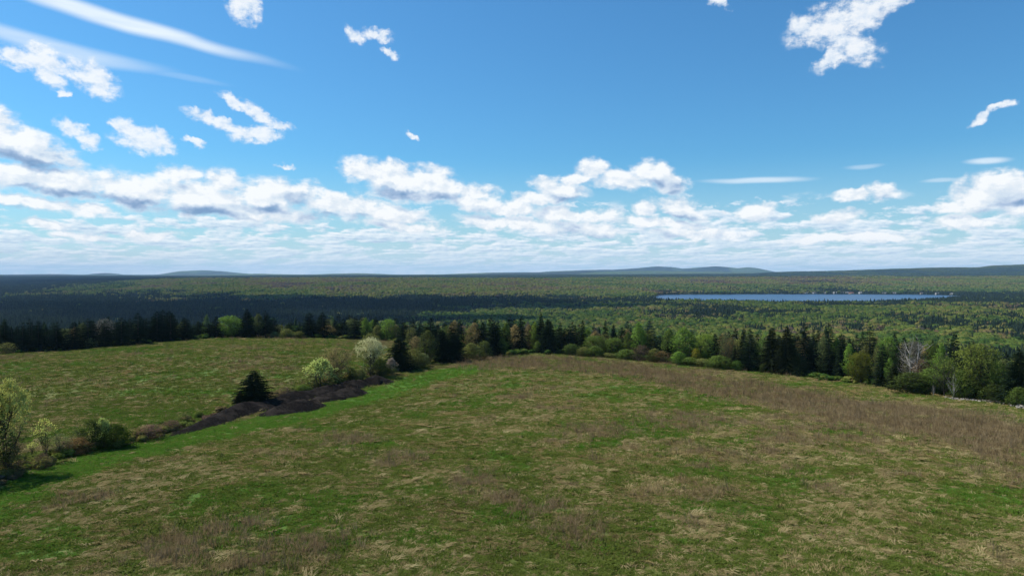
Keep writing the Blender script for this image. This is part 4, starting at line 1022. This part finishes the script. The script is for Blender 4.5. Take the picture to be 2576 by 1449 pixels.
# the wood along the near hilltop
sp = [(1283, 793, 890, 44, 0), (1312, 815, 889, 34, 0), (1336, 828, 888, 32, 0), (1361, 785, 0, 30, 10), (1379, 801, 888, 56, 0), (1410, 809, 0, 24, 6), (1432, 817, 0, 26, 5), (1447, 815, 0, 24, 12), (1466, 804, 0, 30, 9),
 (1494, 815, 0, 24, 16), (1523, 804, 0, 26, 16), (1544, 815, 0, 24, 15), (1578, 806, 893, 38, 0), (1634, 804, 896, 48, 0), (1667, 831, 900, 36, 0), (1870, 825, 928, 36, 0), (1848, 868, 925, 22, 0), (1886, 825, 932, 48, 0),
 (1940, 822, 936, 62, 0), (1978, 819, 941, 60, 0), (2008, 888, 944, 58, 0), (2026, 812, 0, 48, 9), (2086, 810, 0, 52, 16), (2118, 838, 0, 40, 12), (2190, 819, 0, 58, 18), (2219, 863, 974, 42, 0), (2248, 911, 979, 38, 0), (2252, 838, 0, 50, 20), (2404, 836, 0, 54, 20), (2562, 875, 1019, 82, 0)]
sl = ['dark spruce at the start of the hilltop wood behind the hedge end', 'short spruce beside the first dark spruce of the hilltop wood', 'smaller spruce just before the great black cone', 'tall narrow spruce rising right behind the great black cone',
 'great black conical spruce with the widest skirt at the top of the field', 'narrow spire spruce next after the great black cone', 'second narrow spire spruce after the great black cone', 'thin spruce between spire spruces and round green thicket', 'ragged spruce standing behind the low green thicket',
 'slim spruce peeping over the round green thicket', 'tallest slim spruce over the middle of the round green thicket', 'slim spruce over the far end of the round green thicket', 'open-branched spruce with bare lower trunk past the round green thicket', 'big spruce above brown twigs by the bright poplar',
 'blunt dark spruce touching the bright poplar', 'spruce at the near end of the long spruce row', 'knee-high spruce beside the white flowering bush', 'broad spruce opening the long row of big spruces',
 'biggest shaggy spruce of the long row, olive on its lit side', 'dark pointed spruce standing shoulder to shoulder with the biggest shaggy one', 'low wide spruce in front of the pointed one', 'spruce half hidden behind the low wide one', 'high spruce behind the dull green birch',
 'spruce behind the small orange-olive tree', 'high dark spruce behind the yellow-green maple', 'narrow black spruce past the yellow-green maple', 'short green-black spruce at the foot of the birch wood', 'dark spruce behind the grey leafless birch',
 'dark irregular spruce between the white-stemmed poplar and the great round tree', 'large dark spruce at the end of the stone band']
for i, ((X, Y0, Y1, w, b), lab) in enumerate(zip(sp, sl)):
    v = 9 if w > 54 and Y1 else i % 5
    cc = (.028, .036, .014) if 'biggest' in lab or 'green-black' in lab else 'dk2' if i % 3 else 'dk'
    T('spruce', v, X, Y0, w, lab, base=Y1 or None, back=None if Y1 else b, col=cc)
T('egg', 0, 1346, 809, 32, 'bright lime tree glowing behind the great black cone', back=12, col='lime')
T('egg', 1, 1300, 862, 34, 'small leafy tree against the dark start of the hilltop wood', base=890, col='muted')
T('egg', 2, 1262, 850, 34, 'light green young tree at the hedge end', base=898, col='green')
T('egg', 1, 1352, 858, 22, 'tiny green poplar hugging the great black cone', base=889, col='green')
T('round', 0, 1500, 845, 70, 'larger dome of the round green thicket', back=3, col='green')
T('round', 1, 1546, 850, 60, 'smaller dome of the round green thicket', back=3, col='green')
T('bush', 0, 1437, 866, 60, 'leafy green bush between the great cone and the round thicket', base=893, col=(.075, .115, .028))
T('bush', 1, 1470, 872, 44, 'yellow-green bush in front of the round thicket', base=897, col='olive')
for X, Y0, Y1, w, c, lab in [(1500, 876, 898, 46, 'green', 'low green bush at the middle of the brown field edge'), (1535, 878, 900, 46, 'olive', 'low olive bush under the smaller dome'), (1570, 880, 904, 42, 'green', 'low green bush at the foot of the open-branched spruce'),
  (1612, 878, 908, 52, 'brown', 'russet twiggy bush under the big spruce'), (1640, 884, 910, 40, 'olive', 'low olive bush by the russet twigs'), (1668, 882, 912, 50, 'orange', 'rusty brown bush under the blunt dark spruce'), (1706, 890, 916, 48, 'brt', 'fresh green bush at the foot of the bright poplar'),
  (1735, 892, 919, 40, 'green', 'green bush before the yellow bush'), (1810, 894, 927, 60, 'green', 'mid green bush spread beside the white flowering bush'), (1768, 892, 922, 44, 'olive', 'olive bush between yellow bush and white flowering bush'), (1858, 905, 930, 26, 'brt', 'small bright bush at the foot of the long spruce row'),
  (1925, 915, 938, 22, 'dkgreen', 'dark little bush in front of the broad spruce'), (2066, 925, 948, 20, 'green', 'slim green sapling bush before the dull green birch'), (2290, 945, 990, 70, 'dkgreen', 'dark green bush under the grey leafless birch'), (2330, 930, 992, 66, 'green', 'green bush between the grey birch and the thin white snags'),
  (2425, 930, 1004, 50, 'green', 'green undergrowth bush beneath the great round tree'), (2513, 902, 1010, 72, 'green', 'tall green bush between the great round tree and the end spruce'), (2572, 978, 1023, 44, 'green', 'light green bush below the end spruce'), (2490, 960, 1012, 44, 'dkgreen', 'deep green shrub at the stone band')]:
    T('bush', 2 if c in ('brown', 'orange') else int(X) % 2, X + random.uniform(-9, 9), Y0 + random.uniform(-10, 12) * (Y1 - Y0 > 20), w * random.uniform(.8, 1.7), lab, base=Y1, col=c)
T('egg', 0, 1606, 811, 40, 'bright green tree between the open-branched spruce and the big spruce', back=7, col='brt')
T('egg', 1, 1580, 836, 30, 'small green tree tucked behind the open-branched spruce', back=8, col='green')
T('egg', 2, 1684, 826, 44, 'light green airy tree just behind the blunt dark spruce', back=10, col='green')
T('egg', 2, 1718, 823, 66, 'tall bright poplar, greenest tree over the brown field', base=912, col='brt')
T('round', 1, 1772, 840, 66, 'broad yellow-green tree past the bright poplar', back=5, col='lime', )
T('bush', 1, 1750, 876, 30, 'small yellow flowering bush before the broad yellow-green tree', base=918, col=(.26, .24, .03))
T('flower', 1, 1785, 884, 36, 'silvery white flowering bush at the wood edge', base=914, col='muted', petal='white')
T('airy', 0, 1826, 843, 48, 'muted olive tree before the long spruce row', base=926, col='muted')
T('bud', 0, 1838, 850, 34, 'brownish budding tree beside the muted olive tree', back=8, col='orange')
T('egg', 2, 2080, 848, 58, 'dull green feathery birch between the spruces of the long row', base=946, col='muted')
T('bush', 1, 2118, 897, 40, 'small orange-olive tree before the yellow-green maple', base=958, col='bronze', name='broadleaf_tree', cat='tree')
T('egg', 1, 2138, 864, 36, 'vivid green tree behind the yellow-green maple', back=6, col='brt')
T('round', 0, 2164, 887, 66, 'yellow-green maple with glowing new leaves', base=966, col=(.13, .145, .022))
T('airy', 1, 2205, 872, 30, 'sparse olive tree against the narrow black spruce', base=972, col='olive')
T('round', 1, 2236, 848, 58, 'vivid green tree rising behind the green-black spruce', back=12, col='brt')
T('egg', 1, 2238, 900, 30, 'slim fresh green tree beside the short green-black spruce', base=976, col='brt')
T('round', 0, 2345, 862, 50, 'green tree behind the grey leafless birch', back=12, col='green')
T('bare', 0, 2296, 846, 78, 'grey leafless birch with forked white limbs', back=5, col='none')
T('bud', 0, 2300, 858, 66, 'brown twiggy tree right behind the leafless birch', back=9, col='grey')
T('bush', 2, 2322, 905, 66, 'dark brown brush between leafless birch and green bush', back=3, col='brown')
T('egg', 2, 2370, 863, 44, 'bright poplar with white stem beyond the brown brush', back=10, col='brt')
T('round', 0, 2460, 868, 122, 'great round green tree on dark stems above the stone band', back=3, col=(.155, .195, .040), rot=2)
T('airy', 0, 2375, 898, 92, 'loose olive-green tree filling the space before the great round tree', base=998, col='green')
T('bare', 1, 2396, 926, 34, 'small dead tree with three white stems at the start of the stone band', base=1003, col='none')
T('bare', 1, 2348, 962, 9, 'single thin white dead pole in the green edge', base=998, col='none')
T('round', 1, 2530, 905, 60, 'leafy green tree between the great round tree and the end spruce', back=8, col='muted')
T('round', 0, 2650, 900, 120, 'round green tree just outside the picture edge by the end spruce', back=6, col='green')

REG = []
# rows of further trees behind the ones above
def rows():
    r = random.Random(11)
    top = [(-60, 800), (0, 802), (90, 806), (180, 812), (250, 800), (330, 792), (420, 782), (470, 800), (520, 806), (560, 806), (620, 788), (690, 798), (720, 818), (780, 792), (850, 790), (900, 796), (1000, 802), (1060, 798), (1150, 795), (1250, 800), (1300, 797),
           (1400, 806), (1500, 816), (1600, 816), (1700, 830), (1800, 836), (1900, 828), (2000, 820), (2100, 826), (2200, 832), (2300, 845), (2400, 850), (2500, 870), (2640, 885)]
    bands = [(-60, 700, 'dark spruce in the dense wood behind the far field, among many alike', 'spruces massed behind the far field', 'leafy tree showing between dark spruces of the wood behind the far field', 'leafy trees scattered in the wood behind the far field'),
             (700, 1260, 'dark spruce in the mid wood past the end of the far field, among many alike', 'spruces massed past the end of the far field', 'leafy tree among spruces past the end of the far field', 'leafy trees scattered past the end of the far field'),
             (1260, 1850, 'dark spruce in the wood behind the brown weeds of the hilltop, among many alike', 'spruces massed behind the hilltop', 'leafy tree in the wood behind the brown weeds of the hilltop', 'leafy trees scattered behind the hilltop'),
             (1850, 2660, 'dark spruce behind the long row of big spruces, among many alike', 'spruces behind the long spruce row', 'leafy tree between spruces behind the long spruce row', 'leafy trees behind the long spruce row')]
    for (X0, X1, ls, gs, ll, gl) in bands:
        for row, (b0, b1, step) in enumerate([(4, 9, 34), (11, 18, 23), (20, 32, 24)]):
            if row == 0 and X0 >= 700: continue
            X = X0
            while X < X1:
                X += step * (.78 if X0 >= 700 else 1) * r.uniform(.7, 1.3); b = r.uniform(b0, b1)
                d = float(edge_d(X)) + b; x = at(X, d)[0]; z = H(x, d)
                far_f = X0 < 1260
                pS = .86 if X0 < 700 else .74 if X0 < 1260 else .62 if X0 < 1850 else .60
                if row == 0 and X0 >= 700 and r.random() < .45: continue
                if X0 < 1000 and 690 < X < 760 and r.random() < .7: continue
                yt = np.interp(X, *zip(*top)) + r.uniform(-4, 26) - row * 1.5
                if X0 > 1260: yt += 6
                a = px_dir(X, yt); ht = ZC + a[2] / a[1] * d - z; ht = min(max(ht, 4), 17)
                j = r.uniform(.8, 1.2)
                if r.random() < pS:
                    c = G_[r.choice(['dk', 'dk', 'dk2'])]; v = r.choice([0, 1, 2, 3, 4])
                    e = plant('spruce', v, x, d, z, ht, r.uniform(34, 52) / FPX * d, tuple(q * j for q in c), ls, gs, rot=r.uniform(0, 6.28)); REG.append((X, row, 'spruce', ht, e))
                else:
                    k = r.choice([('egg', 0), ('egg', 1), ('egg', 2), ('round', 1), ('airy', 0), ('airy', 1)])
                    c = G_[r.choice(['green', 'olive', 'muted', 'brt', 'grey', 'olive', 'muted', 'bronze'])]
                    e = plant(*k, x, d, z, ht * .9, r.uniform(32, 54) / FPX * d, tuple(q * j for q in c), ll, gl, rot=r.uniform(0, 6.28)); REG.append((X, row, 'leafy tree', ht, e))
ANCH = [(20, 'brown-green scrub patch'), (58, 'small forward spruce'), (97, 'slim spruce'), (142, 'broad low spruce'), (188, 'bushy spruce'), (225, 'pale scrub'), (264, 'olive-tinged spruce'), (306, 'spruce past the olive-tinged one'),
  (348, 'tall spruce before the dense block'), (396, 'first spruce of the dense block'), (430, 'square-shouldered spruce'), (468, 'spruce ending the dense block'), (520, 'thin light green birch'), (578, 'round bright green tree'), (622, 'tall spruce by the round bright tree'), (650, 'yellowish birch'),
  (692, 'small pale bush'), (722, 'low green bushes in the gap'), (745, 'lonely conical spruce'), (778, 'first tall spruce after the gap'), (812, 'second tall spruce after the gap'), (852, 'slim far birch'), (893, 'far field corner'), (934, 'ivory blossoming tree'), (976, 'bright rounded birch'), (1006, 'stout corner spruce'),
  (1046, 'rusty budding tree'), (1076, 'yellow-green upright tree'), (1112, 'taller of the paired spruces'), (1142, 'shorter of the paired spruces'), (1186, 'rounded olive bush'), (1218, 'yellow-green bush ending the hedge'), (1250, 'spruce closing the hedge'), (1290, 'start of the hilltop wood'), (1336, 'smaller spruce by the black cone'),
  (1379, 'great black cone'), (1412, 'first narrow spire spruce'), (1440, 'second narrow spire spruce'), (1466, 'ragged spruce'), (1500, 'larger green dome'), (1546, 'smaller green dome'), (1578, 'open-branched spruce'), (1606, 'bright tree beside the open-branched spruce'), (1634, 'big spruce over brown twigs'), (1668, 'blunt dark spruce'), (1717, 'bright poplar'),
  (1750, 'small yellow bush'), (1785, 'silvery white bush'), (1826, 'muted olive tree'), (1870, 'start of the long spruce row'), (1905, 'gap in the long spruce row'), (1940, 'biggest shaggy spruce'), (1978, 'pointed spruce of the long row'), (2010, 'low wide spruce'), (2045, 'end of the low wide spruce'), (2080, 'dull green feathery birch'),
  (2118, 'orange-olive small tree'), (2164, 'yellow-green maple'), (2219, 'narrow black spruce'), (2250, 'short green-black spruce'), (2296, 'grey leafless birch'), (2330, 'dark brown brush'), (2370, 'white-stemmed poplar'), (2400, 'three-stemmed dead tree'), (2440, 'great round green tree'), (2485, 'dark stems of the great round tree'),
  (2525, 'tall green bush by the end'), (2563, 'large end spruce'), (2620, 'round tree beyond the end spruce')]
def name_rows():
    by = {}
    for (X, row, sp_, ht, e) in REG:
        an = min(ANCH, key=lambda q: abs(q[0] - X))[1]; by.setdefault((an, sp_, row), []).append((ht, e))
    for (an, sp_, row), lst in by.items():
        lst.sort(key=lambda q: -q[0]); depth = ['just behind', 'a few metres behind', 'deep behind'][row]
        rank = [''] if len(lst) == 1 else ['taller ', 'shorter '] if len(lst) == 2 else ['tallest ', 'middling ', 'shortest '] if len(lst) == 3 else ['tallest ', 'second tallest ', 'third tallest ', 'shortest ', 'least ', 'smallest ']
        for (ht, e), rk in zip(lst, rank):
            e['label'] = ('%sdark %s standing %s the %s' if sp_ == 'spruce' else '%s%s standing %s the %s') % (rk, sp_, depth, an)
rows(); name_rows()
print(COUNT)

def build_undergrowth():
    mats = [small_broad(70 + i, FLEAF, 120, .16) for i in range(4)]
    X = rng.uniform(-100, 2700, 1500); y = edge_d(X) + rng.normal(4.5, 2.2, 1500); y = np.where((X > 2370) & (y < edge_d(X) + 3), y + 5, y); x = (X - 1288) / FPX * y
    h = rng.uniform(.4, 1.9, 1500) * (.6 + .8 * fbm(x, y, 9, 2, 301)); w = h * rng.uniform(1.1, 2.6, 1500)
    t = np.clip(.10 + 1.3 * (fbm(x, y, 13, 2, 311) - .35) + rng.normal(0, .22, 1500), 0, 1) * np.where(rng.random(1500) < .5, .25, 1)
    hx, hy = zip(*HEDGE); k = 700; u = rng.uniform(0, len(HEDGE) - 1.001, k); x2 = np.interp(u, range(len(HEDGE)), hx) + rng.normal(0, 1.1, k); y2 = np.interp(u, range(len(HEDGE)), hy) + 2.5 + rng.normal(0, 1.2, k)
    h2 = rng.uniform(.35, 1.25, k); w2 = h2 * rng.uniform(1.2, 2.4, k); t2 = np.clip(.55 + .9 * (fbm(x2, y2, 9, 2, 321) - .45) + rng.normal(0, .12, k), 0, 1)
    xx = np.r_[x, x2]; yy = np.r_[y, y2]; n = len(xx); z = height(xx, yy) + ZC
    scatter('undergrowth', np.c_[xx, yy, z - .15], np.c_[np.zeros(n), np.zeros(n), rng.uniform(0, 6.28, n)], np.c_[np.r_[w, w2], np.r_[w, w2], np.r_[h, h2]], rng.integers(0, 4, n), np.r_[t, t2], mats,
            kind='stuff', label='low tangled brush along the hedge and the wood edges')
build_undergrowth()

# ------------------------------------------------------------------ unseen clouds added to shade the valley, and the air
def build_shade_clouds():
    m = simple_mat('cloud_white', (.80, .80, .80), (.86, .86, .86), .01, 1.0, spec=0)
    r = np.random.default_rng(3); mb = MB()
    nu, nv = 28, 14
    def puff(cx, cy, cz, rx, ry, rz):
        th = np.linspace(0, 2 * math.pi, nu, endpoint=False); ph = np.linspace(.02, math.pi - .02, nv)
        T_, Ph = np.meshgrid(th, ph); k = .82 + .36 * fbm(T_ * 2.0 + cx, Ph * 3.0 + cy, .5, 4, int(abs(cx)) % 97); k = k * .5 + k[:, ::-1] * .5
        X = cx + rx * k * np.sin(Ph) * np.cos(T_); Y = cy + ry * k * np.sin(Ph) * np.sin(T_); Z = cz + rz * k * np.maximum(np.cos(Ph), -.25)
        i = np.arange((nv - 1))[:, None] * nu; j = np.arange(nu)[None]; j2 = (j + 1) % nu
        mb.add(np.c_[X.ravel(), Y.ravel(), Z.ravel()], np.stack([i + j, i + j2, i + nu + j2, i + nu + j], -1).reshape(-1, 4))
    A = 3000 / math.tan(SUN_EL); ox, oy = math.sin(SUN_AZ) * A, math.cos(SUN_AZ) * A
    def over(X, d, rx, ry, n):
        x0, y0 = at(X, d)
        for _ in range(n):
            puff(x0 + ox + r.normal(0, .42) * rx, y0 + oy + r.normal(0, .42) * ry, 3000 + ZC, rx * r.uniform(.25, .5), ry * r.uniform(.3, .55), 240)
    over(760, 2000, 760, 210, 16); over(250, 1750, 520, 300, 12); over(1120, 2120, 300, 140, 6); over(900, 1350, 420, 120, 9)
    over(60, 4700, 1300, 1100, 12)
    put('clouds', mb.mesh('clouds', m, True), kind='structure', label='white cumulus clouds added out of view to shade the valley')
build_shade_clouds()

def build_haze():
    m, n = new_mat('air_haze')
    pv = n.node('ShaderNodeVolumePrincipled', {'Color': (.42, .68, 1.0, 1), 'Density': 3.2e-5, 'Anisotropy': .1})
    out = n.node('ShaderNodeOutputMaterial'); m.node_tree.links.new(pv.outputs[0], out.inputs['Volume'])
    mb = MB(); box(mb, -19000, 19000, -2500, 21500, -125, 185)
    put('haze', mb.mesh('haze', m), kind='stuff', label='thin bluish air haze over the whole lowland')
build_haze()
